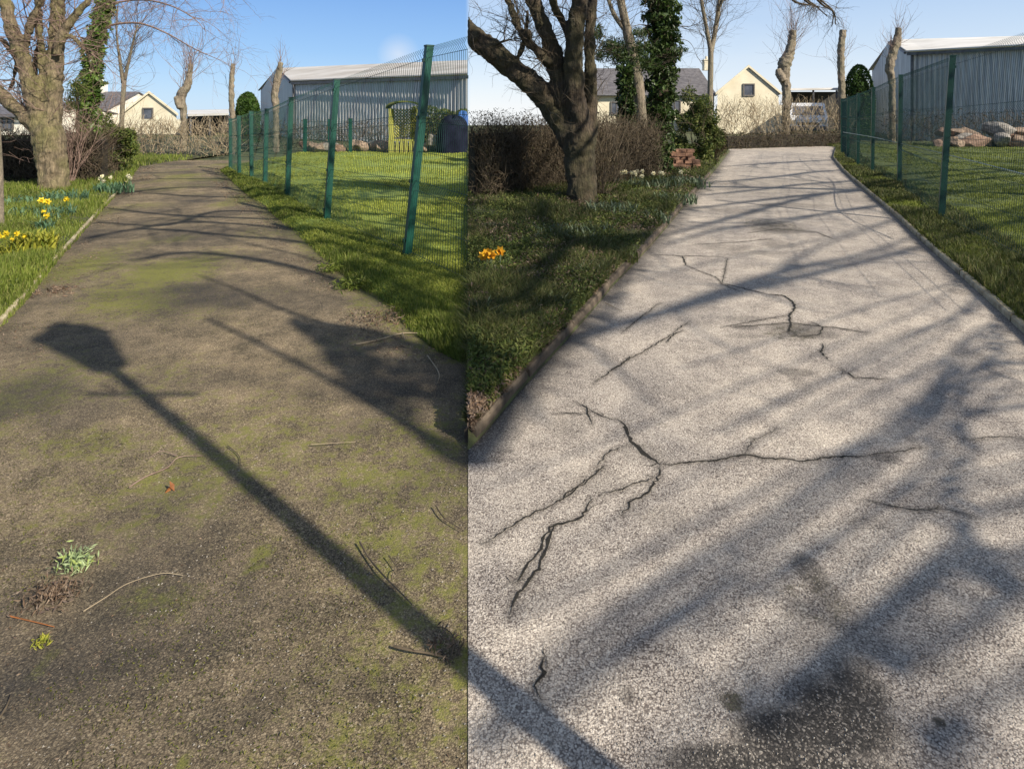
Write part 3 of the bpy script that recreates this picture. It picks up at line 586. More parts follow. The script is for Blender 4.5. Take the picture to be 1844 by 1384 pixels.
# middle tree (beside pale drive)
tree('spreading_tree', 'big dark brown multi-stemmed tree on the shaded verge beside the pale drive', G(1048, 380), [(1052, 392, 42), (1049, 374, 31), (1046, 325, 27), (1044, 275, 28), (1041, 245, 30), (1038, 215, 26), (1036, 195, 16)],
     [[(1040, 290, 16), (1024, 245, 22), (1002, 205, 23), (975, 168, 22), (942, 138, 21), (905, 108, 21), (870, 80, 21), (835, 52, 22), (800, 20, 22)],
      [(1040, 275, 16), (1030, 230, 20), (1018, 180, 20), (1008, 145, 18), (1000, 110, 17), (988, 70, 15), (972, 30, 14), (955, -20, 13), (945, -80, 11)],
      [(1046, 280, 16), (1042, 230, 20), (1036, 170, 18), (1033, 110, 17), (1037, 50, 16), (1045, 0, 15), (1052, -70, 13)],
      [(1050, 290, 16), (1060, 240, 16), (1064, 180, 12), (1062, 110, 11), (1062, 50, 10), (1067, 0, 10), (1070, -60, 8)],
      [(1004, 140, 8), (984, 112, 8), (962, 86, 8), (940, 62, 7), (926, 30, 7), (914, -5, 7), (905, -60, 5)],
      [(1034, 100, 7), (1022, 58, 7), (1005, 25, 7), (990, -10, 6)],
      [(925, 122, 6), (938, 92, 5), (946, 62, 4), (950, 20, 3)],
      [(1020, 150, 7), (998, 118, 7), (975, 100, 6), (958, 78, 5), (950, 55, 4)],
      [(870, 88, 3), (905, 75, 3), (930, 68, 2)], [(1036, 240, 9), (1024, 205, 8), (1024, 160, 7), (1012, 120, 6)]], 9.2, M['bark_dark'], M['twig'], (14, .8, .008, 2), side=1)
# weeping twigs round the middle tree's waist
def twigs_thing(name, label, cat, px0, px1, py0, py1, d, n, ln, r, mat, side=0, up=.1, depth=1, bias=(0, 0, 0), base=None):
    t = MB(); 
    for _ in range(n):
        p = P(rt.uniform(px0, px1), rt.uniform(py0, py1), d+rt.uniform(-.3, .3)); grow(t, p, rt.normal(size=3)+np.array(bias), ln*rt.uniform(.5, 1.2), r, depth, rt, up)
    if side: clip_seam(t, side)
    return tag(obj(name, t, mat), label, cat)
def shrub(name, label, px, pyb, w, h, d, n_tw, n_lf, twm, lfm, lsz=.03, side=0, shape=1.0, up=1.2):
    """leafy shrub growing from a base; w,h in photo px"""
    b = P(px, pyb, d); b[2] = max(b[2], .0); W_, H_ = w*d/F, h*d/F; t = thing(name, label, 'shrub', b)
    tw = MB(); 
    for _ in range(n_tw):
        a = rt.uniform(0, 2*pi); q = rt.uniform(0, .5)*W_*.5; grow(tw, b+np.array((cos(a)*q*.4, sin(a)*q*.4, 0)), (cos(a)*rt.uniform(0, .45), sin(a)*rt.uniform(0, .45), 1), H_*rt.uniform(.5, .9), .008, 2, rt, .2, .6)
    nb = 26; cs = np.stack([rt.uniform(-.5, .5, nb)*W_, rt.uniform(-.5, .5, nb)*W_*.8, rt.uniform(.06, .9, nb)*H_], -1)
    cs[:, :2] *= (1-.55*shape*(cs[:, 2:3]/H_)**1.5)
    i = rt.integers(0, nb, n_lf); rr_ = rt.normal(size=(n_lf, 3)); rr_ /= np.linalg.norm(rr_, axis=1)[:, None]
    pts = b+cs[i]+rr_*(rt.uniform(.2, 1, n_lf)**.5)[:, None]*np.array((W_*.2, W_*.2, H_*.13)); pts[:, 2] = np.maximum(pts[:, 2], b[2]+.01)
    lf = MB(); lf.cards(pts, lsz*rt.uniform(.6, 1.4, n_lf), .6)
    if side: clip_seam(lf, side); clip_seam(tw, side)
    obj('stems', tw, twm, t); 
    if n_lf: obj('foliage', lf, lfm, t)
    return t
t = shrub('twiggy_shrub', 'reddish bare twiggy shrub against the right of the tan tree trunk', 122, 345, 42, 190, 11.6, 36, 600, M['twig_pink'], M['hedge_brown'], .02)
t = shrub('twiggy_shrub', 'brown bare twiggy shrub growing round the big dark tree trunk', 1080, 372, 75, 150, 9.5, 34, 900, M['twig'], M['hedge_brown'], .018, side=1)
shrub('green_shrub', 'green leafy shrub between ivy trunk and bend of the mossy drive', 210, 308, 64, 105, 14.2, 14, 5200, M['twig'], M['bush'], .045, shape=.6)
shrub('green_shrub', 'tall dark green shrub at the verge end, bend of the pale drive', 1256, 298, 74, 150, 16.4, 14, 9000, M['twig'], M['bush'], .05, shape=.9)
shrub('low_dark_shrub', 'small dark shrub hugging the pale drive edge by the bend', 1290, 292, 34, 70, 16.5, 8, 1800, M['twig'], M['hedge_brown'], .04, shape=.5)
# ivy trunks by the pale drive
ivytree('ivy_clad_tree', 'tall thick dark ivy covered trunk between the dark tree and green shrub', [(1180, 305, 15), (1183, 250, 15), (1187, 190, 16), (1192, 120, 16), (1194, 60, 17), (1190, 10, 18), (1186, -60, 18)], 13.6, M['ivy_dark'], M['bark_dark'], .06, 11000, .085,
        [([(1200, 95), (1218, 92), (1232, 88)], 2, 10, .35), ([(1205, 45), (1240, 48), (1262, 40)], 1.2, 8, .5), ([(1200, 70), (1240, 75), (1258, 108)], .9, 4, .4), ([(1185, 50), (1150, 45), (1120, 60)], 1.2, 8, .5)], tk=M['twig'])
ivytree('ivy_clad_tree', 'thin low ivy covered trunk just right of the big dark tree', [(1130, 300, 8), (1130, 240, 8), (1128, 180, 8), (1124, 120, 7)], 12.6, M['ivy_dark'], M['bark_dark'], .055, 3200, .06)
t = thing('bare_tree', 'pale smooth leaning stem between the two ivy covered trunks', 'tree', G(1163, 300)); mb = MB()
c = limb(mb, [(1163, 298, 8), (1160, 250, 8), (1153, 190, 10), (1147, 140, 11), (1135, 80, 9), (1126, 40, 8), (1116, -10, 7), (1110, -60, 6)], 13, 0, 9, .04); obj('trunk', mb, M['bark_pale'], t, True); mb = MB()
c2 = limb(mb, [(1130, 60, 5), (1105, 25, 4), (1090, -20, 3)], 13, 0, 6, .02); obj('limb', mb, M['bark_pale'], t, True)
mb = MB(); sprout(mb, c, 26, .8, .008, 2, rt, lo=.45); sprout(mb, c2, 10, .8, .007, 2, rt); obj('twigs', mb, M['twig'], t)
# evergreen crown between the trunks (yew/holly sprays)
t = thing('evergreen_shrub', 'dark evergreen sprays massed between the ivy trunks at mid height', 'shrub', G(1150, 300)); mb = MB(); limb(mb, [(1150, 300, 5), (1145, 200, 4), (1150, 110, 3)], 13.2, 0, 6); obj('stem', mb, M['bark_dark'], t); mb = MB()
for px, py, w_, h_ in ((1110, 92, 26, 16), (1150, 85, 30, 14), (1135, 105, 34, 16), (1165, 115, 25, 16), (1225, 90, 13, 5), (1100, 80, 20, 10), (1075, 60, 12, 14), (1150, 60, 16, 8), (1080, 100, 10, 10)):
    n = int(w_*h_*2.2); p = np.stack([px+rt.normal(size=n)*w_*.5, py+rt.normal(size=n)*h_*.55], -1); dd_ = 13.2+rt.normal(size=n)*.25
    mb.cards(np.stack([(p[:, 0]-CX)*dd_/F, dd_, H-(p[:, 1]-HY)*dd_/F], -1), .06*rt.uniform(.5, 1.3, n), .35)
obj('foliage', mb, M['ivy_dark'], t)
t = thing('evergreen_shrub', 'dark sprays of evergreen behind the tan tree beside its ivy trunk', 'shrub', G(140, 330)); mb = MB(); limb(mb, [(140, 320, 4), (140, 220, 3), (138, 150, 2)], 12.6, 0, 6); obj('stem', mb, M['bark_dark'], t); mb = MB()
for px, py, w_, h_ in ((140, 160, 18, 22), (128, 190, 12, 16), (190, 150, 8, 3), (148, 90, 6, 12)):
    n = int(w_*h_*1.6); dd_ = 12.6+rt.normal(size=n)*.25; a = px+rt.normal(size=n)*w_*.5; b = py+rt.normal(size=n)*h_*.5
    mb.cards(np.stack([(a-CX)*dd_/F, dd_, H-(b-HY)*dd_/F], -1), .055*rt.uniform(.5, 1.3, n), .35)
obj('foliage', mb, M['bush'], t)
# overhanging spray at the top of the right half
t = thing('overhanging_tree', 'bare dark branch with drooping twigs hanging into the sky above the pale drive', 'tree', (14, 6, 0)); mb = MB()
mb.tube(bez([(14, 6, 0), (13.6, 6.2, 3), (12, 7, 4.6), P(1560, -60, 9)], 8), np.linspace(.2, .05, 25), 9); obj('trunk', mb, M['bark_dark'], t, True)
mb = MB(); c = limb(mb, [(1560, -60, 6), (1500, -30, 5), (1450, -8, 4), (1410, -4, 3)], 9, 0, 7); 
for pl in ([(1500, -30), (1470, -10), (1500, 20), (1505, 45)], [(1460, -14), (1480, 8), (1500, 22), (1498, 48)], [(1440, -10), (1455, 5), (1475, 14)], [(1420, -6), (1435, 5), (1460, 10)], [(1480, -20), (1455, -2), (1470, 12), (1490, 30)]):
    cc = limb(mb, [(x, y, 2.6-.6*i) for i, (x, y) in enumerate(pl)], 9, 0, 5, 0); sprout(mb, cc, 12, .28, .004, 1, rt, up=-.3)
obj('branches', mb, M['twig'], t)
# ------------------------------------------------------------------ hedges
def hedge(name, label, a, b, h, th, n_tw, n_lf, twm, lfm, ts, ls, core=0., z0=.0, side=0, r=.006, gaps=0, vert=.8):
    a = np.array(a); b = np.array(b); dv = b-a; Ln = np.linalg.norm(dv); dv /= Ln; nv = np.array((-dv[1], dv[0]))
    t = thing(name, label, 'hedge', (*(a+b)/2, z0)); tw = MB(); 
    for _ in range(n_tw):
        u = rt.uniform(0, Ln); q = a+dv*u+nv*rt.uniform(-.5, .5)*th; zz = z0+h*rt.uniform(0, .75)**1.0
        n = 4; p = np.array((q[0], q[1], zz)); d = np.array((*(rt.normal(size=2)*.45), vert+rt.normal()*.3)); pts = [p]
        for i in range(n): d = d+rt.normal(size=3)*.28; d /= np.linalg.norm(d); p = p+d*ts/n*rt.uniform(.7, 1.3); p[2] = min(p[2], z0+h*1.06+rt.uniform(0, .05)*h); pts.append(p.copy())
        tw.tube(pts, np.linspace(r, r*.4, n+1), 3, cap=False)
    def pt(n, m=.5):
        u = rt.uniform(0, Ln, n); v = rt.uniform(-m, m, n)*th; z = rt.uniform(0, 1, n)*h*(1+.05*np.sin(u*3)+.03*np.sin(u*11)); q = a+np.outer(u, dv)+np.outer(v, nv); return np.column_stack([q, z0+z])
    lf = MB(); lf.cards(pt(n_lf), ls*rt.uniform(.5, 1.4, n_lf), .7)
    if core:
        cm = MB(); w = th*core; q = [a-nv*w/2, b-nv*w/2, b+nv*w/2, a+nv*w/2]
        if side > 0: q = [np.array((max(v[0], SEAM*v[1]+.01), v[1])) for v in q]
        cm.hexa([(*v, z0-.05) for v in q], [(*v, z0+h*.78) for v in q]); obj('blocking_core', cm, M['hedge_core'], t)  # solid dark core added inside the hedge to block light
    if side: clip_seam(tw, side); clip_seam(lf, side)
    obj('twigs', tw, twm, t); obj('leaves', lf, lfm, t); return t
hedge('boundary_hedge', 'long brown bare hedge behind the big dark tree on shaded verge', (SEAM*9.6+.02, 9.9), (2.8, 12.6), 1.43, .9, 9500, 16000, M['twig'], M['hedge_brown'], .42, .022, core=.25, side=1, r=.0045)
hedge('boundary_hedge', 'dark bare twiggy hedge behind the tan tree at the left edge', (-11.8, 12.2), (-8.2, 12.3), 1.15, .8, 4200, 5000, M['twig'], M['hedge_brown'], .4, .022, core=.25)
hedge('twig_hedge', 'pale thin see-through hedge across the end of the mossy drive', (-12.5, 19.6), (-8.6, 19.3), 1.25, .5, 620, 500, M['twig_pale'], M['hedge_tan'], .55, .03, r=.009, vert=1.1)
hedge('twig_hedge', 'brown thin see-through hedge across the end of the pale drive', G(1300, 262)[:2], G(1535, 258)[:2], 2.05, .6, 850, 600, M['twig_pale'], M['hedge_tan'], .8, .035, r=.010, vert=1.1)
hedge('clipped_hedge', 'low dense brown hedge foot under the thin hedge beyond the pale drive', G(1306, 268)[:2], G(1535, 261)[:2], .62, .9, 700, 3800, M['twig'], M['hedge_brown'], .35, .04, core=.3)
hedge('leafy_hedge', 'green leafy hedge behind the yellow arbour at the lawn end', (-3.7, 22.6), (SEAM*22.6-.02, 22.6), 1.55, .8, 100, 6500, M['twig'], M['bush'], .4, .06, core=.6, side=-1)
hedge('low_shrub_row', 'bare twiggy growth in front of the grey shed by the mossy drive', (-10.5, 22.5), (-3.9, 22.5), 1.15, .7, 900, 900, M['twig'], M['hedge_brown'], .5, .04, r=.008)
hedge('low_shrub_row', 'bare twiggy growth in front of the grey shed by the pale drive', (15.5, 25.5), (25, 25.5), 1.5, .8, 900, 1500, M['twig'], M['hedge_brown'], .6, .05, r=.008)
# ------------------------------------------------------------------ pollards and bare trees far off
def pollard(label, pl, d, n, ln, seed):
    t = thing('pollarded_tree', label, 'tree', (*P(pl[0][0], 200, d)[:2], 0), 'pollarded trees beyond the bends'); mb = MB(); b = (pl[0][0], HY+F*H/d, pl[0][2]*1.1); c = limb(mb, [b]+pl, d, 0, 10, .12)
    if 'crooked' in label: limb(mb, [(pl[2][0]-3, pl[2][1]+14, pl[2][2]*.8), (pl[2][0]-9, pl[2][1]+2, pl[2][2]*.8), (pl[2][0]-12, pl[2][1]-8, pl[2][2]*.45)], d-.1, 0, 8, .1)
    o = obj('trunk', mb, M['bark_pale'], t, True); m_ = o.modifiers.new('fuse', 'REMESH'); m_.mode = 'VOXEL'; m_.voxel_size = .035; m_.use_smooth_shade = True; m_ = o.modifiers.new('knobs', 'DISPLACE'); m_.texture = bpy.data.textures['knobs']; m_.strength = .075; m_.mid_level = .5; m_.texture_coords = 'GLOBAL'; tw = MB(); sprout(tw, c, n, ln, .011, 1, rt, up=1.1, lo=.5, spread=.6); obj('shoots', tw, M['twig_pink'], t)
pollard('crooked pollarded trunk left of the carport beyond the mossy drive', [(331, 240, 5.5), (331, 200, 5.5), (328, 182, 6), (327, 170, 8.5), (337, 155, 7), (341, 135, 5.5), (343, 115, 4)], 21, 30, 1.4, 1)
pollard('tall thin pollarded pole beside the fence end of the mossy drive', [(419, 220, 5), (417, 180, 5), (417, 145, 4.5), (420, 114, 4)], 20.5, 10, 1.3, 2)
pollard('forked pollarded trunk in front of the shed gable, mossy drive', [(497, 250, 5.5), (497, 200, 5.5), (495, 168, 6.5), (500, 140, 6.5), (506, 112, 4.5)], 21.5, 22, .9, 3)
pollard('crooked pollarded trunk over the white van beyond the pale drive', [(1415, 240, 7), (1416, 170, 7.5), (1413, 132, 9), (1413, 115, 12), (1421, 98, 9), (1426, 75, 7), (1428, 55, 6)], 27, 46, 1.9, 4)
pollard('tall thin pollarded pole left of the rounded green topiary', [(1517, 210, 6), (1515, 150, 6), (1514, 100, 6), (1518, 54, 6)], 27, 16, 1.3, 5)
pollard('forked pollarded trunk in front of the shed gable, pale drive', [(1607, 240, 5.5), (1606, 150, 5.5), (1602, 122, 7.5), (1608, 95, 7.5), (1615, 75, 7), (1618, 50, 4.5)], 27, 34, 1.2, 6)
def bare(label, limbs, d, n, ln):
    t = thing('bare_tree', label, 'tree', (*P(limbs[0][0][0], 200, d)[:2], 0), 'slim bare trees'); mb = MB(); c = limb(mb, limbs[0], d, 0, 7, .04); obj('trunk', mb, M['bark_pale'], t, True); tw = MB()
    for l in limbs[1:]:
        mb = MB(); c = limb(mb, l, d, rt.uniform(-.8, .8), 6, .03); obj('limb', mb, M['bark_pale'], t, True); sprout(tw, c, n, ln, .012, 2, rt, up=.7, spread=.55, lo=.1)
    obj('twigs', tw, M['twig'], t)
bare('slim forked bare tree in front of the cream gable, mossy drive', [[(218, 262, 4), (220, 200, 4), (224, 140, 4)], [(222, 150, 3.5), (216, 110, 2.5), (210, 60, 1.5), (212, 10, 1)], [(224, 145, 3.5), (232, 110, 2.5), (240, 75, 2), (248, 45, 1.2)]], 21, 22, 1.3)
bare('slim forked bare tree beside the grey roofed house, pale drive', [[(1277, 262, 6), (1279, 160, 5), (1280, 85, 5)], [(1280, 95, 4), (1272, 50, 3.5), (1263, 0, 3), (1258, -50, 2)], [(1280, 95, 5), (1288, 55, 4), (1296, 0, 4), (1300, -50, 3)], [(1293, 20, 3), (1305, -10, 2), (1320, -50, 1.5)]], 23, 30, 1.7)
# topiary
def topiary(label, px, py0, py1, w, d):
    b = P(px, py1, d); t = thing('topiary_bush', label, 'shrub', (b[0], b[1], 0)); mb = MB(); top = P(px, py0, d)[2]; W_ = w*d/F/2; n = 7000
    mb.tube([(b[0], b[1], 0), (b[0], b[1], top-.7)], .06, 6); obj('trunk', mb, M['bark_dark'], t); mb = MB()
    z = rt.uniform(0, 1, n); zz = .25+z*(top-.25); pr = W_*np.sqrt(np.clip(1-np.clip((z-.45)/.55, 0, 1)**2.4, 0, 1)); th = rt.uniform(0, 2*pi, n)
    pr = pr*(.93+.1*rt.uniform(0, 1, n)+.05*np.sin(th*5+z*9)); mb.cards(np.stack([b[0]+pr*np.cos(th), b[1]+pr*np.sin(th), zz], -1), .07*rt.uniform(.6, 1.3, n), .7)
    k = MB(); zs = np.linspace(0, 1, 9); k.tube([(b[0], b[1], .25+q*(top-.5)) for q in zs], [W_*.8*math.sqrt(max(.01, 1-max(0, (q-.40)/.55)**2.4)) for q in zs], 12); obj('blocking_core', k, M['hedge_core'], t, True)  # added dark core behind the leaves, blocks light as in the hedges
    obj('foliage', mb, M['topiary'], t)
topiary('rounded clipped dark green bush left of the shed, mossy drive', 446, 167, 240, 40, 24)
topiary('tall dome clipped green bush left of the shed, pale drive', 1547, 117, 240, 47, 28)
# ------------------------------------------------------------------ sheds
def shed(label, N0, N1, hE, R0, R1, hR, B0, wallm, roofm, clip_end=False, trim=.14):
    N0, N1, R0, R1, B0 = map(np.array, (N0, N1, R0, R1, B0)); t = thing('metal_shed', label, 'shed', (*((N0+N1)/2), 0)); B1 = N1+(B0-N0) if not clip_end else R1+(R1-N1)
    def corr(a, b, zt_a, zt_b, nm, prof=None, amp=.035, pitch=.2):
        mb = MB(); dv = b-a; Ln = np.linalg.norm(dv); dv = dv/Ln; nv = np.array((dv[1], -dv[0])); k = int(Ln/pitch)*4; u = np.linspace(0, Ln, k+1)
        off = np.array([0, 0, 1, 1]*(k//4)+[0])*amp; q = a+np.outer(u, dv)+np.outer(off, nv); zt = zt_a+(zt_b-zt_a)*u/Ln if prof is None else prof(u/Ln)
        v = np.concatenate([np.column_stack([q, np.zeros(k+1)]), np.column_stack([q, zt])]); i = np.arange(k); mb.add(v, np.stack([i, i+1, i+k+2, i+k+1], -1)); obj(nm, mb, wallm, t)
    corr(N0, N1, hE, hE, 'wall')
    fr = np.linalg.norm(R0-N0)/np.linalg.norm(B0-N0)
    corr(B0, N0, 0, 0, 'gable_wall', prof=lambda u: hE+(hR-hE)*np.where(1-u < fr, (1-u)/fr, u/(1-fr)))
    mb = MB(); ov = (N0-R0)/np.linalg.norm(N0-R0)*.25; ovn = (N1-R1)/np.linalg.norm(N1-R1)*.25; e = (N0-N1)/np.linalg.norm(N0-N1)*.2
    ez = .05
    def slab(p):
        p = [np.array(x) for x in p]; mb.hexa([(x[0], x[1], x[2]) for x in p], [(x[0], x[1], x[2]+.06) for x in p])
    slab([(*(N0+ov+e), hE+ez), (*(N1+ovn), hE+ez), (*R1, hR+ez), (*(R0+e), hR+ez)]); slab([(*(R0+e), hR+ez), (*R1, hR+ez), (*B1, hE+ez), (*(B0+e), hE+ez)])
    obj('roof', mb, roofm, t)
    mb = MB(); a = N0+ov*1.15+e; b = N1+ovn*1.15; nv = ov/np.linalg.norm(ov)*.08
    mb.hexa([(*a, hE-.14), (*b, hE-.14), (*(b+nv), hE-.14), (*(a+nv), hE-.14)], [(*a, hE-.14+trim), (*b, hE-.14+trim), (*(b+nv), hE-.14+trim), (*(a+nv), hE-.14+trim)]); obj('gutter', mb, M['tintrim'], t)
    mb = MB(); mb.tube([(*(N0-e*.2+nv*1.5), 0), (*(N0-e*.2+nv*1.5), hE)], .06, 8); obj('downpipe', mb, M['tintrim'], t)
    mb = MB(); nvv = (B0-N0)/np.linalg.norm(B0-N0); mb.tube([(*(N0+e*1.2), hE+.0), (*(R0+e*1.2), hR), (*(B0+e*1.2), hE)], .07, 4); obj('barge_board', mb, M['tintrim'], t)
sx = lambda px, d: ((px-CX)*d/F, d)
shed('long grey corrugated shed behind the lawn beside the mossy drive', sx(527, 32), sx(842.3, 26), 2.95, sx(503, 38), sx(842.3, 32), 4.0, sx(470, 45), M['tin'], M['tinroof'], True)
shed('large silvery corrugated shed with white roof beyond the pale drive lawn', sx(1640, 30), sx(1990, 25.5), 4.3, sx(1612, 36.5), sx(1940, 34), 5.6, sx(1571, 44), M['tin2'], M['tinroof2'])
# ------------------------------------------------------------------ houses
def window(parent, c, w, h, yoff=-.02, bars=True):
    mb = MB(); x, y, z = c
    for dx, dz, ww, hh in ((0, h/2, w+.08, .08), (0, -h/2, w+.08, .08), (-w/2, 0, .08, h-.08), (w/2, 0, .08, h-.08)): mb.box((x+dx, y-.04, z+dz), (ww, .1, hh))
    if bars: mb.box((x, y-.035, z), (.05, .06, h-.1))
    f = obj('window', mb, M['frame'], parent); mb = MB(); mb.box((x, y-.015, z), (w-.08, .03, h-.08)); obj('pane', mb, M['glass'], f)
def gable_house(label, px0, px1, pe, pa, d, win, mat, depth=8, ya=None):
    x0, x1 = (px0-CX)*d/F, (px1-CX)*d/F; zE = H-(pe-HY)*d/F; zA = H-(pa-HY)*d/F; xm = (x0+x1)/2; t = thing('gabled_house', label, 'house', (xm, d, 0))
    mb = MB(); f = [(x0, d, -.05), (x1, d, -.05), (x1, d, zE), (xm, d, zA), (x0, d, zE)]; sk = (xm/d)*depth; b = [(x+sk, y+depth, z) for x, y, z in f]; v = f+b
    mb.add(v, [(0, 1, 2, 4), (6, 5, 9, 7), (1, 6, 7, 2), (5, 0, 4, 9)], [(4, 2, 3), (9, 8, 7)]); obj('wall', mb, mat, t)
    mb = MB(); s = (zA-zE)/(xm-x0)
    for sg, xe in ((-1, x0), (1, x1)):
        xo = xe+sg*.15; zo = zE-.15*s
        mb.hexa([(xm, d-.1, zA+.03), (xo, d-.1, zo+.03), (xo+sk, d+depth, zo+.03), (xm+sk, d+depth, zA+.03)], [(xm, d-.1, zA+.13), (xo, d-.1, zo+.13), (xo+sk, d+depth, zo+.13), (xm+sk, d+depth, zA+.13)])
    obj('roof', mb, M['slate'], t)
    mb = MB()
    for sg, xe in ((-1, x0), (1, x1)):
        xo = xe+sg*.17; zo = zE-.17*s; mb.hexa([(xm, d-.14, zA-.02), (xo, d-.14, zo-.02), (xo, d-.104, zo-.02), (xm, d-.104, zA-.02)], [(xm, d-.14, zA+.15), (xo, d-.14, zo+.15), (xo, d-.104, zo+.15), (xm, d-.104, zA+.15)])
    obj('barge_board', mb, mat, t)
    for px, py, w, h in win: window(t, P(px, py, d), w, h, bars=False)
def long_house(label, px0, px1, pe, pr, d, mat, win, chim=None, hip=0, depth=8):
    x0, x1 = (px0-CX)*d/F, (px1-CX)*d/F; zE = H-(pe-HY)*d/F; zR = H-(pr-HY)*(d+depth/2)/F; t = thing('long_house', label, 'house', ((x0+x1)/2, d, 0)); ym = d+depth/2
    mb = MB(); v = [(x0, d, -.05), (x1, d, -.05), (x1, d, zE), (x0, d, zE), (x0, d+depth, -.05), (x1, d+depth, -.05), (x1, d+depth, zE), (x0, d+depth, zE), (x0, ym, zR), (x1, ym, zR)]
    mb.add(v, [(0, 1, 2, 3), (5, 4, 7, 6), (1, 5, 6, 2), (4, 0, 3, 7)], [(2, 6, 9), (7, 3, 8)]); obj('wall', mb, mat, t); mb = MB(); s = (zR-zE)/(depth/2)
    for y0, sg in ((d, -1), (d+depth, 1)):
        yo = y0+sg*.3; zo = zE-.3*s; mb.hexa([(x0-.1, yo, zo+.03), (x1+.1, yo, zo+.03), (x1+.1, ym, zR+.03), (x0-.1, ym, zR+.03)], [(x0-.1, yo, zo+.13), (x1+.1, yo, zo+.13), (x1+.1, ym, zR+.13), (x0-.1, ym, zR+.13)])
    r = obj('roof', mb, M['slate'], t)
    if chim:
        mb = MB(); cx_ = (chim-CX)*ym/F; mb.box((cx_, ym, zR+.35), (.5, .6, .8)); mb.box((cx_, ym, zR+.79), (.6, .7, .08)); mb.tube([(cx_, ym, zR+.83), (cx_, ym, zR+1.1)], .1, 8); obj('chimney', mb, mat, r)
    mb = MB(); mb.tube([(x0, d-.36, zE-.08), (x1, d-.36, zE-.08)], .07, 6); obj('gutter', mb, M['tintrim'], t)
    for px, py, w, h in win: window(t, P(px, py, d), w, h)
gable_house('small cream gabled house behind the hedge beyond the mossy drive', 222, 318, 205, 168, 42, [(267, 205, .65, .75)], M['creamwall'])
gable_house('pale yellow gabled house with one dark window beyond the pale drive', 1292, 1402, 167, 121, 42, [(1348, 162, .72, .78)], M['creamwall'])
long_house('white cottage with slate roof glimpsed left of the cream gable, mossy drive', 110, 190, 200, 168, 46, M['whitewall'], [], chim=184)
long_house('white bungalow with slate roof and one window at far left edge', -60, 55, 208, 188, 38, M['whitewall'], [(14, 221, .7, .8), (-20, 221, .7, .8)])
long_house('long cream house with dark slate roof behind the ivy trunks, pale drive', 1072, 1286, 170, 126, 46, M['creamwall'], [(1110, 195, .8, .9), (1215, 192, .8, .9)], chim=1272)
# low white garden wall seen through the hedge
for lab, a, b, y0, d in (('white rendered garden wall behind the thin hedge, mossy drive', 218, 336, 216, 38), ('cream garden wall behind the thin hedge, pale drive', 1290, 1408, 190, 39)):
    t = thing('garden_wall', lab, 'wall', (*P((a+b)/2, 200, d)[:2], 0)); x0, x1 = (a-CX)*d/F, (b-CX)*d/F; zt = H-(y0-HY)*d/F
    mb = MB(); mb.box(((x0+x1)/2, d, zt/2-.02), (x1-x0, .25, zt)); obj('wall', mb, M['creamwall'], t); mb = MB(); mb.box(((x0+x1)/2, d, zt+.02), (x1-x0+.04, .29, .04)); obj('coping', mb, M['creamwall'], t)
def carport(label, px0, px1, py, d):
    x0, x1 = (px0-CX)*d/F, (px1-CX)*d/F; z = H-(py-HY)*d/F; t = thing('carport', label, 'carport', ((x0+x1)/2, d, 0)); mb = MB()
    mb.hexa([(x0, d, z-.12), (x1, d, z-.05), (x1*(1+6/d), d+6, z+.1), (x0*(1+6/d), d+6, z+.05)], [(x0, d, z), (x1, d, z+.07), (x1*(1+6/d), d+6, z+.3), (x0*(1+6/d), d+6, z+.25)]); obj('roof', mb, M['tinroof2'], t)
    for u in (.03, .5, .97):
        mb = MB(); mb.tube([(x0+(x1-x0)*u, d+.2, 0), (x0+(x1-x0)*u, d+.2, z-.1)], .07, 8); obj('post', mb, M['tintrim'], t)
    kx = (x0+x1)/2/d*5.8; mb = MB(); mb.box(((x0+x1)/2+kx, d+5.8, z/2-.05), ((x1-x0)*1.16, .15, z)); obj('back_wall', mb, M['dark'], t)
carport('open carport with thin flat roof behind the hedge, mossy drive', 338, 412, 206, 36)
carport('open carport with thin pale roof sheltering the white van', 1422, 1512, 160, 43)
# white van
t = thing('white_van', 'white van facing the camera under the carport beyond the hedge', 'van', (*P(1455, 200, 34)[:2], 0)); vx, vy = P(1455, 200, 34)[:2]
mb = MB(); prof = [(0, .35), (0, .95), (.35, 1.15), (1.0, 1.72), (1.5, 1.9), (4.4, 1.9), (4.4, .35)]
hw = [1., 1., .98, .86, .84, .84, 1.]
va = [(vx-w, vy+a, z) for (a, z), w in zip(prof, hw)]+[(vx+w, vy+a, z) for (a, z), w in zip(prof, hw)]
n = 7; mb.add(va, [(i, (i+1) % n, n+(i+1) % n, n+i) for i in range(n)]+[(0, 6, 5, 1), (5, 4, 3, 2), (7, 8, 12, 13), (12, 9, 10, 11)], [(1, 5, 2), (8, 9, 12)]); obj('body', mb, M['vanwhite'], t)
mb = MB(); mb.add([(vx-.82, vy+.42, 1.22), (vx+.82, vy+.42, 1.22), (vx+.72, vy+.97, 1.705), (vx-.72, vy+.97, 1.705)], [(0, 1, 2, 3)]); mb.V[0][:, 1] -= .03; obj('windscreen', mb, M['glass'], t)
mb = MB(); mb.box((vx, vy-.02, .72), (1.1, .04, .16)); obj('grille', mb, M['dark'], t)
for s in (-1, 1):
    mb = MB(); mb.box((vx+s*.78, vy-.02, .82), (.32, .05, .2)); obj('headlight', mb, M['lampglass'], t)
    mb = MB(); mb.box((vx+s*1.1, vy+.5, 1.2), (.18, .1, .22)); obj('wing_mirror', mb, M['black'], t)
    for yy in (.8, 3.5): mb = MB(); mb.tube([(vx+s*.78, vy+yy, .33), (vx+s*1.0, vy+yy, .33)], .33, 16); obj('wheel', mb, M['rubber'], t)
mb = MB(); mb.box((vx, vy-.05, .48), (1.9, .1, .22)); obj('bumper', mb, M['tintrim'], t); t.rotation_euler = (0, 0, -math.atan2(vx, vy))
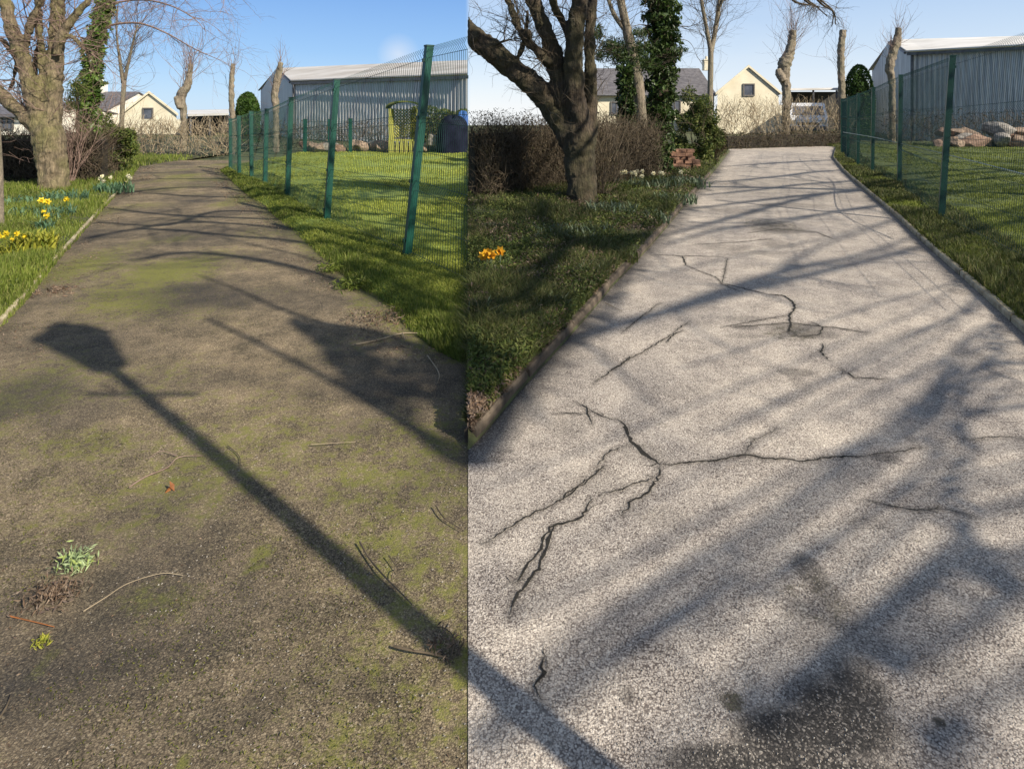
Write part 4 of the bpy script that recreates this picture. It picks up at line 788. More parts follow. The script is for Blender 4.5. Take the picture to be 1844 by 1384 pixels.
# ------------------------------------------------------------------ mesh fences
def fence(label, posts, hs_top, endcap=None, pm='green_paint', wm_='green_wire', pw=.06, beams=(.03, .36, .68, .985), wr=.0023, sp=.05):
    """posts: list of (base px, base py, top px, top py); panels run between consecutive ones"""
    B = []; T = []
    for bx_, by_, tx_, ty_ in posts:
        g = G(bx_, by_); d = g[1]; B.append(g); T.append(P(tx_, ty_, d))
    t = thing('mesh_fence', label, 'fence', B[0]); n = len(posts)
    for i in range(n-1):
        a, b, c, e = B[i], B[i+1], T[i], T[i+1]; Ln = np.linalg.norm(b-a); hor = (b-a)/Ln; nv = np.array((hor[1], -hor[0], 0)); nv = nv if nv@(a*np.array((1, 1, 0))) < 0 else -nv
        u0 = .0; k = int(Ln/sp); mb = MB(); r = wr*max(1, (a[1]/7)**.2)
        hs = sorted(set([0, 1.015]+[q for b_ in beams for q in (b_-.022, b_, b_+.022) if 0 <= q <= 1]))
        off = [.032 if any(abs(q-b_) < .004 for b_ in beams) else 0 for q in hs]
        for j in range(k+1):
            u = (j+.3)/(k+.6)
            p0 = a*(1-u)+b*u; p1 = c*(1-u)+e*u; mb.tube([p0+(p1-p0)*q+nv*o_ for q, o_ in zip(hs, off)], r, 4, cap=False)
        for q in [x for b_ in beams for x in (b_-.022, b_+.022) if 0 < x < 1]+[.5*0+.52, .2]:
            mb.tube([a+(c-a)*q, b+(e-b)*q], r*1.1, 4, cap=False)
        obj('mesh_panel', mb, M[wm_], t)
    for i in range(n):
        if endcap is not None and i in endcap: continue
        a, c = B[i], T[i]; h = np.linalg.norm(c-a); mb = MB(); w = pw/2
        j = min(i, n-2); hor = B[j+1]-B[j]; hor[2] = 0; hor /= np.linalg.norm(hor); nv = np.array((hor[1], -hor[0], 0)); nv = nv if nv[1] < 0 else -nv; off = nv*(w+.004)
        tp = c+(c-a)/h*.03
        q = [(-1, -1), (1, -1), (1, 1), (-1, 1)]
        mb.hexa([a-np.array((0, 0, .1))+hor*w*x*.8+nv*w*y-off*0 for x, y in q], [tp+hor*w*x*.8+nv*w*y for x, y in q])
        p = obj('post', mb, M[pm], t)
        mb = MB(); q2 = 1.12; mb.hexa([tp+np.array((0, 0, .001))+hor*w*x*.8*q2+nv*w*y*q2 for x, y in q], [tp+np.array((0, 0, .018))+hor*w*x*.8*q2+nv*w*y*q2 for x, y in q]); obj('cap', mb, M['green_dark'], p)
        for z in (.1, .38, .68, .95) if a[1] < 13 else ():
            mb = MB(); pp = a+(c-a)*z+nv*(w+.008); mb.box(pp, (.03, .012, .035), math.atan2(hor[1], hor[0])); obj('clip', mb, M['green_dark'], p)
    return t, B, T
eb = np.array((-.362, 5.04)); 
fence('green mesh fence with square posts along the right of the mossy drive', [(843-.6, HY+F*H/5.04, 843-.6, 72), (730, 470, 772, 90), (587, 402, 606, 149), (517, 360, 524, 180), (477, 336, 480, 200), (453, 324, 452, 204), (431, 317, 430, 212), (415, 308, 415, 217)], 2, endcap=[0], pw=.075)
fence('dark green mesh fence with square posts along the right of the pale drive', [(2130, 640, 2230, -60), (1693, 402, 1715, 106), (1619, 337, 1622, 139), (1571, 314, 1573, 161), (1545, 300, 1546, 171), (1527, 289, 1528, 177), (1516, 280, 1516, 180)], 2, endcap=[0], pw=.07, pm='green_dark')
fence('short run of green fence in front of the shed, mossy side', [(549, 277, 550, 217), (594, 277, 594, 217), (631, 277, 631, 216)], 2, pw=.12, wr=.003, sp=.1)
fence('short run of green fence enclosing the stones, pale side', [(1675, 247, 1676, 175), (1722, 247, 1722, 171), (1771, 247, 1771, 166)], 2, pw=.16, wr=.003, sp=.1)
mb = MB(); mb.tube(bez([P(1518, 238, 18), P(1572, 247, 14), P(1620, 258, 12), P(1700, 277, 8.3), P(1850, 315, 6.3)], 8), .006, 5); tag(obj('fence_cord', mb, M['cord']), 'pale cord strung along the mesh fence of the pale drive', 'cord')
# ------------------------------------------------------------------ stones
def rock(seed):
    r = np.random.default_rng(seed); import bmesh as bm_; b = bm_.new(); bm_.ops.create_icosphere(b, subdivisions=3, radius=1)
    ds = r.normal(size=(14, 3)); ds /= np.linalg.norm(ds, axis=1)[:, None]; hs = r.uniform(.45, .85, 14)
    for v in b.verts:
        c = np.array(v.co)
        for n_, h_ in zip(ds, hs):
            q = c@n_
            if q > h_: c = c-n_*(q-h_)
        c = c+.02*np.sin(c[::-1]*9+seed); v.co = c
    me = bpy.data.meshes.new('rockery_stone'); b.to_mesh(me); b.free(); return me
rocks = []
for i, mm in enumerate(('stone', 'stone2', 'stone3', 'stone')):
    me = rock(i+3); me.materials.append(M[mm]); rocks.append(me)
tone = ['buff', 'pinkish', 'grey', 'sandy']
def rockrow(pxs, py, d, s, where, grp, zl=.05):
    for i, px in enumerate(pxs):
        k = (i*3+1) % 4; o = bpy.data.objects.new('rockery_stone', rocks[k]); C.objects.link(o); p = P(px, py, d+rt.uniform(-.3, .3)); q = s*rt.uniform(.75, 1.25)
        o.location = (p[0], p[1], q*.5+zl); o.scale = (q*1.5, q*.9, q*.85); o.rotation_euler = (rt.uniform(-.3, .3), rt.uniform(-.3, .3), rt.uniform(0, 6))
        tag(o, '%s stone, %s from left in row %s' % (tone[k], ORD[i] if i else 'first', where), 'stone', grp)
rockrow([558, 570, 582, 596, 612, 643, 655, 668, 680, 692, 768, 783], 268, 21.2, .33, 'before the mossy-drive shed', 'stones along the left lawn end')
rockrow([712, 728, 744], 268, 20.9, .22, 'at the foot of the yellow arbour', 'stones under the arbour')
rockrow([1688, 1703, 1719, 1736, 1752, 1768, 1786, 1802, 1818, 1834, 1850], 240, 24.0, .37, 'before the silvery shed', 'stones before the silvery shed')
rockrow([1698, 1722, 1745, 1792, 1812, 1840], 220, 24.5, .38, 'of upper rocks by silvery shed', 'upper rocks before the silvery shed', .42)
# orange cut timber / brick stack on the verge
t = thing('brick_pile', 'heap of orange red bricks half hidden in the verge below the ivy trunk', 'brick pile', G(1222, 311)); mb = MB(); b0 = G(1222, 311)
for row in range(6):
    for c_ in range(5-row//3):
        mb.box((b0[0]+(c_-2+.25*(row//3)+.5*(row % 2)*.4)*.19+rt.uniform(-.015, .015), b0[1]+rt.uniform(-.04, .04), .10+row*.085), (.175, .2, .078), rt.uniform(-.12, .12))
obj('bricks', mb, M['orangewood'], t)
mb = MB(); b1 = G(176, 306)
t = thing('brick_pile', 'few rust coloured bricks under the green shrub by the mossy drive', 'brick pile', b1)
for q in range(6): mb.box((b1[0]+(q % 3-.5)*.22, b1[1]+.05*(q//3), .12+.08*(q//3)), (.2, .2, .075), rt.uniform(-.2, .2))
obj('bricks', mb, M['orangewood'], t)
# ------------------------------------------------------------------ arbour seat and tarpaulins
d = 20.4; x0, x1 = (702-CX)*d/F, (752-CX)*d/F; zt = H-(196-HY)*d/F; xm = (x0+x1)/2; t = thing('arbour_seat', 'yellow lattice garden arbour with arched top and bench at the lawn end', 'arbour', (xm, d, 0))
for sx_ in (x0, x1):
    for yy in (d, d+.55): mb = MB(); mb.box((sx_, yy, zt/2), (.07, .07, zt)); obj('post', mb, M['yellowwood'], t)
def lattice(a, b, z0, z1, y0, y1, nm='lattice'):
    mb = MB(); n = 9; wdt = math.hypot(b-a, y1-y0); hgt = z1-z0
    for s in (-1, 1):
        for i in range(-n, n*2):
            u0 = i/n; pts = []
            for tt in np.linspace(0, 1, 13):
                u = u0+s*tt*hgt/wdt if s > 0 else u0-tt*hgt/wdt+1
                if 0 <= u <= 1: pts.append((a+(b-a)*u, y0+(y1-y0)*u+s*.006, z0+hgt*tt))
            if len(pts) > 1: mb.tube(pts, .016, 4, cap=False)
    obj(nm, mb, M['yellowwood'], t)
lattice(x0, x1, .55, zt, d+.55, d+.55); lattice(x0, x0+.01, .3, zt, d, d+.55); lattice(x1, x1+.01, .3, zt, d, d+.55)
mb = MB(); ang = np.linspace(pi, 0, 13); R = (x1-x0)/2+.12
ar = [(xm+R*cos(a), zt+.22*sin(a)) for a in ang]
for (xa, za), (xb, zb) in zip(ar[:-1], ar[1:]): mb.hexa([(xa, d-.12, za), (xb, d-.12, zb), (xb, d+.7, zb), (xa, d+.7, za)], [(xa, d-.12, za+.05), (xb, d-.12, zb+.05), (xb, d+.7, zb+.05), (xa, d+.7, za+.05)])
obj('roof', mb, M['bush'], t)
mb = MB(); mb.box((xm, d+.28, .48), (x1-x0-.08, .44, .05)); obj('seat', mb, M['yellowwood'], t)
mb = MB()
for q in range(6): mb.box((x0+.09+q*(x1-x0-.18)/5, d+.04, .26), (.1, .03, .38))
obj('front_board', mb, M['yellowwood'], t)
def mound(name, label, px, w, y0, y1, d, mat, seed, side=-1):
    b = P(px, y1, d); W_ = w*d/F/2; Hh = (y1-y0)*d/F; mb = MB(); n, k = 12, 28; v = []
    for i in range(n+1):
        ph = i/n*pi/2
        for j in range(k):
            th = j/k*2*pi; rr_ = 1+.10*sin(3*th+seed)+.06*sin(7*th+seed*2+i*.6); v.append((b[0]+W_*cos(th)*cos(ph)**.6*rr_, b[1]+.6*W_*sin(th)*cos(ph)**.6*rr_, .0+Hh*sin(ph)*(1+.05*sin(5*th))))
    q = [(i*k+j, i*k+(j+1) % k, (i+1)*k+(j+1) % k, (i+1)*k+j) for i in range(n) for j in range(k)]; mb.add(v, q); clip_seam(mb, side); return tag(obj(name, mb, mat, smooth=True), label, 'tarpaulin')
mound('tarpaulin_heap', 'dark navy tarpaulin covered heap at the right end of the left lawn', 815, 62, 207, 275, 20.6, M['tarp'], 1)
mound('blue_tarpaulin', 'bright blue tarpaulin bundle behind the navy heap', 833, 34, 196, 268, 21.6, M['tarpblue'], 2)
mb = MB()
mb.tube(bez([P(778, 262, 20.8), P(779, 250, 20.8), P(781, 243, 20.8)], 5), [.2]*5+[.16]*5+[.1], 10); tag(obj('stone_urn', mb, M['stone3'], smooth=True), 'small grey upright stone beside the navy tarpaulin heap', 'stone')
# ------------------------------------------------------------------ flowers and clumps
def clump(px, py, n, h, w, leafm, label, petals=None, nf=0, fs=.03, name='daffodil_clump', lw=.006, zf=None, side=0, cat='plant'):
    g = G(px, py, .05); t = thing(name, label, cat, (g[0], g[1], .04)); mb = MB(); stl = MB()
    th = rt.uniform(0, 2*pi, n); q = np.sqrt(rt.uniform(0, 1, n))*w; 
    for a, r_ in zip(th, q):
        b = np.array((g[0]+cos(a)*r_, g[1]+sin(a)*r_*.8, .04)); ph = rt.uniform(0, 2*pi); ln = rt.uniform(.1, .65)*h; hh = h*rt.uniform(.6, 1.1); dx = np.array((cos(ph+1.57), sin(ph+1.57), 0))*lw*max(1, g[1]/6)
        ps = [b+np.array((cos(ph)*ln*s_**1.8, sin(ph)*ln*s_**1.8, hh*(s_-.28*s_**3))) for s_ in (0, .35, .7, 1)]
        v = []; 
        for i, p in enumerate(ps): ww = (1, 1.1, .85, .12)[i]; v += [p-dx*ww, p+dx*ww]
        mb.add(v, [(0, 1, 3, 2), (2, 3, 5, 4), (4, 5, 7, 6)])
    if side: clip_seam(mb, side)
    obj('leaves', mb, leafm, t)
    for _ in range(nf):
        a = rt.uniform(0, 2*pi); r_ = math.sqrt(rt.uniform(0, 1))*w; c = np.array((g[0]+cos(a)*r_, g[1]+sin(a)*r_*.8, .05+h*rt.uniform(.85, 1.15)))
        fl = MB(); stl.tube([c*np.array((1, 1, 0))+np.array((0, 0, .04)), c], .003, 3); face = np.array((-.1+rt.normal()*.5, -1., rt.normal()*.3)); face /= np.linalg.norm(face); u = np.cross(face, (0, 0, 1)); u /= np.linalg.norm(u); v_ = np.cross(u, face)
        fl.tube([c, c+face*fs*.7], [fs*.22, fs*.4], 8, cap=False)
        for k in range(6):
            an = k*pi/3; dr_ = u*cos(an)+v_*sin(an); pr_ = -u*sin(an)+v_*cos(an); fl.add([c, c+dr_*fs*.5+pr_*fs*.3, c+dr_*fs, c+dr_*fs*.5-pr_*fs*.3], [(0, 1, 2, 3)])
        if side: clip_seam(fl, side)
        obj('flower', fl, petals, t)
    if nf: obj('stalks', stl, leafm, t)
    return t
clump(120, 365, 170, .26, .32, M['bluegreen'], 'blue green spiky leaves at the foot of the tan tree')
clump(75, 392, 190, .22, .42, M['bluegreen'], 'broad patch of blue green daffodil leaves with two yellow blooms', M['yellow'], 3, .05)
clump(165, 322, 160, .26, .4, M['bluegreen'], 'pale blue green daffodil leaves near the brick colored shrub foot', M['cream'], 7, .045)
clump(205, 345, 120, .24, .35, M['bluegreen'], 'daffodil leaves with cream blooms at the mossy drive edge by the bend', M['cream'], 7, .045)
clump(30, 372, 110, .22, .35, M['bluegreen'], 'loose daffodil leaves at the left, under the dark hedge')
clump(82, 415, 60, .2, .12, M['bluegreen'], 'small daffodil clump with single bright yellow bloom above the lime plant', M['yellow'], 2, .05)
clump(15, 462, 80, .2, .16, M['limeleaf'], 'yellow blooming clump at the left edge of the bright verge', M['yellow'], 8, .035)
clump(62, 452, 240, .27, .2, M['limeleaf'], 'lime yellow leafy plant on the bright verge beside the mossy drive', name='lime_plant', lw=.011)
clump(1100, 392, 200, .3, .35, M['bluegreen_d'], 'grey green daffodil leaves right of the big dark tree foot', side=1)
clump(1170, 340, 200, .28, .6, M['bluegreen_d'], 'wide daffodil patch with cream blooms below the ivy trunks', M['cream'], 13, .05)
clump(1235, 335, 150, .25, .5, M['bluegreen_d'], 'grey green leaf patch below the brick pile')
clump(1010, 440, 260, .25, .42, M['bluegreen_d'], 'big tangled clump of grey green leaves mid shaded verge', side=1)
clump(940, 455, 160, .22, .35, M['bluegreen_d'], 'smaller tangled grey green leaf clump left of the big one, shaded verge', side=1)
clump(1060, 425, 130, .22, .3, M['bluegreen_d'], 'grey green leaf tuft close to the dark edging of pale drive', side=1)
for px_, py_, n_, h_, w_, lb in ((1120, 470, 110, .17, .16, 'small leafy tuft halfway along the dark edging of the pale drive'), (985, 560, 120, .16, .16, 'low leafy tuft in the middle of the shaded verge foreground'), (930, 640, 110, .14, .12, 'low tuft above the nearest dark edging log'), (1045, 500, 130, .18, .2, 'leafy tuft between the big clump and the edging of the pale drive'), (960, 420, 140, .2, .25, 'leafy tuft in front of the brown hedge'), (895, 425, 120, .2, .2, 'leafy tuft below the hedge at the left of the shaded verge'), (1165, 400, 120, .2, .3, 'leafy tuft right of the dark tree close to the pale drive'), (1215, 365, 140, .22, .35, 'leafy tuft near the brick pile close to the pale drive')):
    clump(px_, py_, n_, h_, w_, M['bluegreen_d'] if px_ % 2 else M['verge_dark'], lb, side=1, name='leafy_tuft')
clump(884, 500, 70, .20, .10, M['bluegreen_d'], 'orange yellow daffodil bunch near the left of the shaded verge', M['orange'], 9, .05, side=1)
clump(875, 590, 26, .24, .14, M['bluegreen_d'], 'sparse pale strap leaves at the left of the shaded verge', side=1, lw=.008)
clump(872, 700, 26, .15, .13, M['litter'], 'broad withered brown leaves lowest on the shaded verge', side=1, lw=.022, name='withered_plant')
# ------------------------------------------------------------------ weeds, litter and twigs on the mossy drive
def rosette(px, py, w, h, n, mat, label, sz=.02, nm='weed'):
    g = G(px, py); c = rt.normal(size=(n, 3))*np.array((w*.45, w*.4, 0)); c[:, 2] = np.abs(rt.normal(size=n))*h*.5+.004; mb = MB(); mb.cards(c+g, sz*rt.uniform(.5, 1.3, n), .45)
    t = thing(nm, label, 'weed' if nm == 'weed' else 'leaf litter', g); obj('leaves', mb, mat, t); return t
rosette(137, 1022, .052, .05, 260, M['paleweed'], 'pale silvery green weed growing from the mossy drive', .013)
rosette(76, 1160, .025, .02, 60, M['limeleaf'], 'tiny lime weed below the dead leaf heap', .009)
rosette(95, 1075, .085, .035, 420, M['litter'], 'heap of purplish brown dead leaves under the silver weed', .011, nm='leaf_litter')
rosette(635, 517, .16, .07, 340, M['grass'], 'green weed tuft on the mossy drive near the fence verge', .028)
rosette(598, 487, .14, .06, 200, M['grass'], 'small weed tuft behind the larger one near the fence verge', .028)
rosette(690, 575, .25, .03, 200, M['litter'], 'dead leaves gathered by the grass edge of mossy drive', .02, nm='leaf_litter')
rosette(100, 525, .22, .02, 200, M['litter'], 'dry leaves scattered on the mossy drive edge by the bright verge', .02, nm='leaf_litter')
rosette(804, 1165, .06, .03, 130, M['litter'], 'dried seed head debris at the right of the lamp shadow', .010, nm='leaf_litter')
mb = MB(); g = G(305, 885); mb.cards(np.array([g+np.array((0, 0, .012)), g+np.array((.008, .004, .02))]), .022, .8); tag(obj('fallen_leaf', mb, M['rustleaf']), 'single rust orange leaf on the mossy drive', 'leaf')
def stick(pl, r, mat, label, z=.008, subs=()):
    mb = MB(); c = bez([G(x, y, z+rt.uniform(0, .006)) for x, y in pl], 6); mb.tube(c, np.linspace(r, r*.5, len(c)), 5)
    for s in subs: c = bez([G(x, y, z+rt.uniform(0, .008)) for x, y in s], 5); mb.tube(c, np.linspace(r*.7, r*.3, len(c)), 4)
    tag(obj('fallen_twig', mb, mat), label, 'twig', 'twigs fallen on the drives')
stick([(232, 877), (262, 858), (300, 842), (322, 823), (365, 820)], .003, M['twig_pink'], 'forked twig lying left of the lamp shadow', subs=[[(318, 820), (290, 812), (268, 825)]])
stick([(648, 975), (665, 1005), (690, 1035), (720, 1065), (742, 1088)], .0035, M['twig'], 'dark bent twig right of the lamp shadow', subs=[[(705, 1040), (712, 1025), (735, 1020)], [(700, 1000), (722, 1030)]])
stick([(710, 1163), (740, 1170), (775, 1176), (815, 1186)], .004, M['twig'], 'short thick stick crossing the lamp shadow at lower right', subs=[[(812, 1180), (818, 1150), (800, 1130), (770, 1128)], [(815, 1185), (838, 1150)]])
stick([(785, 910), (800, 932), (835, 955)], .003, M['twig'], 'short curved twig by the mossy drive right margin')
stick([(640, 620), (680, 612), (725, 600), (770, 602), (790, 615)], .006, M['twig_pale'], 'long pale twig in the dark shade near the fence', subs=[[(770, 640), (790, 670), (788, 690)], [(725, 600), (730, 612)]])
stick([(150, 1100), (190, 1075), (230, 1050), (290, 1032), (330, 1035)], .002, M['twig_pale'], 'thin arched straw right of the silver weed')
stick([(15, 1108), (45, 1115), (75, 1122), (98, 1128)], .002, M['rustleaf'], 'thin rusty straw below the dead leaf heap')
stick([(0, 1290), (12, 1270), (20, 1250)], .003, M['twig'], 'dark twig at the lower left edge')
stick([(410, 802), (430, 820), (433, 838)], .0025, M['twig'], 'tiny hooked twig near the middle of lamp shadow')
stick([(100, 1010), (125, 985), (140, 970)], .003, M['twig'], 'dark twig behind the silver weed')
stick([(560, 800), (640, 795)], .0022, M['twig_pale'], 'thin straight straw beside the long shadow')
stick([(1090, 545), (1120, 560)], .003, M['twig_pale'], 'pale straw on the edging of the pale drive')
# scattered grit on both drives
def grit(name, label, pts, s, mat):
    mb = MB(); n = len(pts); base = np.array([(1, 0, 0), (-.6, .8, 0), (-.5, -.9, 0), (0, 0, .8)])
    v = pts[:, None]+base[None]*(s*rt.uniform(.4, 1.3, (n, 1, 1)))*rt.uniform(.7, 1.3, (n, 1, 3)); i = np.arange(n)[:, None]*4
    mb.add(v, None, np.concatenate([i+np.array(q)[None] for q in ((0, 1, 3), (1, 2, 3), (2, 0, 3))])); tag(obj(name, mb, mat), label, 'grit', kind='stuff')
def scatter(n, x0, x1, y0, y1):
    px = rt.uniform(x0, x1, n); py = rt.uniform(y0, y1, n); d_ = F*H/(py-HY); return np.stack([(px-CX)*d_/F, d_, d_*0], -1)
gl = scatter(1300, -20, 838, 700, 1400); gr_ = scatter(3000, 850, 1860, 860, 1400)
grit('loose_grit', 'loose small grit over the mossy drive', gl, .0028, M['stone3']); grit('loose_chippings', 'loose pale chippings over the pale drive', gr_, .003, M['stone3'])
# ------------------------------------------------------------------ lamp post standing behind and right of the viewpoint
z0 = 4.0; sb = np.array((-2.30, 3.52)); base = sb+SH*z0; bx, by = base
t = thing('lamp_post', 'black lantern lamp post, known in the photo by its long shadow over the mossy drive', 'lamp post', (bx, by, 0)); mb = MB()
mb.tube([(bx, by, 0), (bx, by, .5), (bx, by, .55), (bx, by, .8), (bx, by, .85), (bx, by, z0)], [.10, .095, .075, .07, .048, .036], 14); obj('pole', mb, M['black'], t, True)
mb = MB(); mb.tube([(bx-.29, by, z0-.32), (bx+.29, by, z0-.32)], .017, 8); obj('ladder_bar', mb, M['black'], t, True)
mb = MB(); r0, r1, h1 = .10, .21, .50; cs = [(cos(a)*1, sin(a)*1) for a in np.arange(4)*pi/2+.3]
lo = [(bx+r0*a, by+r0*b, z0+.06) for a, b in cs]; hi = [(bx+r1*a, by+r1*b, z0+.06+h1) for a, b in cs]; mb.tube([(bx, by, z0), (bx, by, z0+.06)], [.04, .1], 8)
for i in range(4):
    mb.tube([lo[i], hi[i]], .011, 4); mb.tube([hi[i], hi[(i+1) % 4]], .014, 4); mb.tube([lo[i], lo[(i+1) % 4]], .011, 4)
obj('lantern_frame', mb, M['black'], t)
mb = MB(); mb.hexa([(bx+(x-bx)*.95, by+(y-by)*.95, z) for x, y, z in lo], [(bx+(x-bx)*.95, by+(y-by)*.95, z) for x, y, z in hi]); obj('lantern_glass', mb, M['lampglass'], t)
mb = MB(); r2 = .25; mb.hexa([(bx+r2*a, by+r2*b, z0+.57) for a, b in cs], [(bx+.09*a, by+.09*b, z0+.73) for a, b in cs]); mb.hexa([(bx+.09*a, by+.09*b, z0+.735) for a, b in cs], [(bx+.1*a, by+.1*b, z0+.78) for a, b in cs]); mb.tube([(bx, by, z0+.78), (bx, by, z0+.9)], [.03, .005], 8); obj('lantern_roof', mb, M['black'], t)
# ------------------------------------------------------------------ trees behind / right of the viewpoint: their boughs throw the shadows
def bough(mb, pl, w0, w1, z0_, z1_, rr, ntw=6, ln=.9):
    n = len(pl); a = np.array([np.append(lift(x, y, z0_+(z1_-z0_)*i/(n-1)), 0) for i, (x, y) in enumerate(pl)])
    a[:, 3] = [(w0+(w1-w0)*i/(n-1)) for i in range(n)]; b = bez(a, 6); mb.tube(b[:, :3], b[:, 3], 7, rough=.06)
    for _ in range(ntw):
        i = rr.integers(2, len(b)); t_ = b[min(i, len(b)-1), :3]-b[i-2, :3]; t_ /= np.linalg.norm(t_); grow(mb, b[i-1, :3], t_+rr.normal(size=3)*.4, ln*rr.uniform(.5, 1.3), b[i-1, 3]*.5, 1, rr, 0, .5, kids=2)
    return b
rb = np.random.default_rng(77)
def root_pt(gx, gy, z): return np.array((gx+SH[0]*z, gy+SH[1]*z, z))
def bough2(mb, pl, ws, z, rr, ntw, ln, root=None):
    """bough whose shadow falls along the given ground line, joined at its last point to the tree's crotch"""
    a = [np.append(lift(x, y, z), w) for (x, y), w in zip(pl, ws)]
    if root is not None: a.append(np.append(root, ws[-1]*1.2))
    a = np.array(a); b = bez(a, 6); mb.tube(b[:, :3], b[:, 3], 7, rough=.06)
    for _ in range(ntw):
        i = rr.integers(2, len(b)); t_ = b[i-2, :3]-b[min(i, len(b)-1), :3]; t_ /= np.linalg.norm(t_)+1e-9; grow(mb, b[i-1, :3], t_+rr.normal(size=3)*.45, ln*rr.uniform(.5, 1.3), b[i-1, 3]*.45, 1, rr, 0, .5, kids=2)
    return b
tA = thing('shade_tree', 'bare tree out of view whose boughs throw the branching shadow across the pale drive', 'tree', (15.6, 1.4, 0)); mb = MB()
rA = root_pt(8.8, 7.6, 6.3); mb.tube(bez([(rA[0], rA[1], 0), (rA[0]+.1, rA[1], 3), rA], 8), np.linspace(.26, .14, 17), 12); obj('trunk', mb, M['bark_dark'], tA, True); mb = MB()
bough2(mb, [(1000, 622), (1080, 594), (1150, 574), (1250, 547), (1380, 513), (1500, 484), (1600, 459), (1670, 441), (1790, 412), (1900, 392)], [.05, .05, .045, .045, .045, .04, .035, .03, .035, .06], 6.3, rb, 8, .7, rA)
bough2(mb, [(1200, 560), (1300, 523), (1380, 498), (1440, 481), (1520, 466), (1590, 447), (1640, 428), (1760, 396), (1900, 372)], [.045, .045, .045, .045, .03, .025, .02, .02, .03], 6.3, rb, 6, .7, rA)
bough2(mb, [(1400, 490), (1440, 462), (1500, 434), (1560, 416), (1615, 397), (1700, 375), (1900, 340)], [.03, .024, .018, .016, .014, .014, .02], 6.3, rb, 4, .6, rA)
bough2(mb, [(1130, 508), (1280, 472), (1400, 446), (1500, 426), (1620, 393), (1760, 370), (1900, 350)], [.012, .012, .013, .014, .016, .018, .02], 6.3, rb, 4, .6, rA)
bough2(mb, [(1480, 478), (1560, 474), (1640, 472), (1700, 470), (1900, 440)], [.006, .008, .01, .01, .02], 6.3, rb, 2, .4, rA)
for pl, w in (([(1190, 425), (1330, 388), (1450, 356), (1560, 338), (1700, 322), (1900, 310)], .045), ([(1230, 378), (1400, 357), (1530, 345), (1700, 333), (1900, 322)], .05), ([(1270, 330), (1400, 318), (1540, 305), (1900, 296)], .055), ([(1300, 300), (1420, 292), (1520, 288), (1900, 280)], .06), ([(1240, 400), (1350, 400), (1480, 385), (1600, 370), (1900, 335)], .025), ([(1200, 440), (1300, 412), (1420, 398), (1560, 372), (1900, 330)], .03), ([(1260, 352), (1380, 340), (1500, 328), (1900, 305)], .05)):
    bough2(mb, pl, [w*.5]+[w]*(len(pl)-1), 6.5, rb, 16, 1.3, rA)
# the same limb runs on over the verge and forks above the corner of the mossy drive
lo_ = [(1000, 622), (930, 700), (880, 760)]
bough2(mb, [(376, 574), (450, 609), (540, 655), (640, 708), (740, 765), (850, 825), (930, 700), (1000, 622), (1080, 594)], [.020, .022, .026, .033, .04, .05, .05, .05, .05], 5.0, rb, 0, 1, lift(1085, 592, 6.3))
bough2(mb, [(358, 496), (430, 522), (500, 552), (580, 580), (680, 598), (780, 640), (860, 720), (930, 700)], [.012, .016, .022, .03, .035, .04, .04, .04], 5.0, rb, 0, 1)
bough2(mb, [(340, 417), (420, 432), (480, 446), (560, 466), (700, 520), (850, 600), (960, 560)], [.008, .012, .016, .02, .03, .03, .04], 5.4, rb, 0, 1, lift(1000, 622, 6.2))
for pl in ([(170, 372), (280, 385), (420, 392), (600, 400), (843, 430)], [(200, 420), (330, 400), (480, 408), (620, 430), (843, 470)], [(230, 345), (330, 352), (480, 358), (843, 380)], [(170, 400), (300, 405), (400, 380), (600, 390), (843, 400)], [(215, 350), (300, 340), (420, 338), (843, 350)], [(150, 430), (260, 412), (420, 425), (560, 440), (843, 520)], [(235, 325), (330, 322), (843, 330)], [(230, 470), (340, 455), (480, 470), (600, 500), (843, 580)]):
    bough2(mb, pl+[(1000, 460), (1150, 430)], [.02]+[.04]*(len(pl)+1), 5.6, rb, 16, 1.0)
obj('branches', mb, M['bark_dark'], tA)
tB = thing('shade_tree', 'bare tree out of view whose soft bough shadows cross the pale foreground', 'tree', (12.2, -1.07, 0)); mb = MB()
rB = root_pt(7.0, 3.4, 4.8); mb.tube(bez([(rB[0], rB[1], 0), (rB[0]-.1, rB[1], 4), rB], 8), np.linspace(.3, .16, 17), 12); obj('trunk', mb, M['bark_dark'], tB, True); mb = MB()
for pl, w0, w1 in (([(850, 1340), (1000, 1252), (1150, 1142), (1300, 1032), (1450, 920), (1580, 832), (1700, 742), (1860, 650)], .027, .016), ([(1360, 1310), (1500, 1208), (1620, 1108), (1760, 990), (1900, 890)], .028, .022),
                   ([(1600, 1205), (1700, 1150), (1844, 1055), (1960, 980)], .028, .028), ([(1150, 1420), (1240, 1310), (1330, 1220), (1440, 1110), (1560, 1010), (1700, 900), (1880, 790)], .013, .010), ([(1660, 1400), (1760, 1310), (1900, 1200)], .022, .022),
                   ([(1560, 860), (1680, 740), (1800, 650), (1880, 590)], .012, .012)):
    bough2(mb, pl, np.linspace(w0, w1, len(pl)), 4.8, rb, 2, .35, rB)
for k in range(22):
    x, y = ((rb.uniform(860, 1700), rb.uniform(860, 1370)) if k < 12 else (rb.uniform(1200, 1700), rb.uniform(640, 860))); sl = -(y-198)/(2570-x)*rb.uniform(.85, 1.15); w = rb.uniform(.004, .010); e = 1890-x
    bough2(mb, [(x+e*q, y+sl*e*q+rb.uniform(-6, 6)) for q in (0, .25, .5, .75, 1)], [w*.6, w, w, w, w], 3.4, rb, 1, .3, rB)
obj('branches', mb, M['bark_dark'], tB)
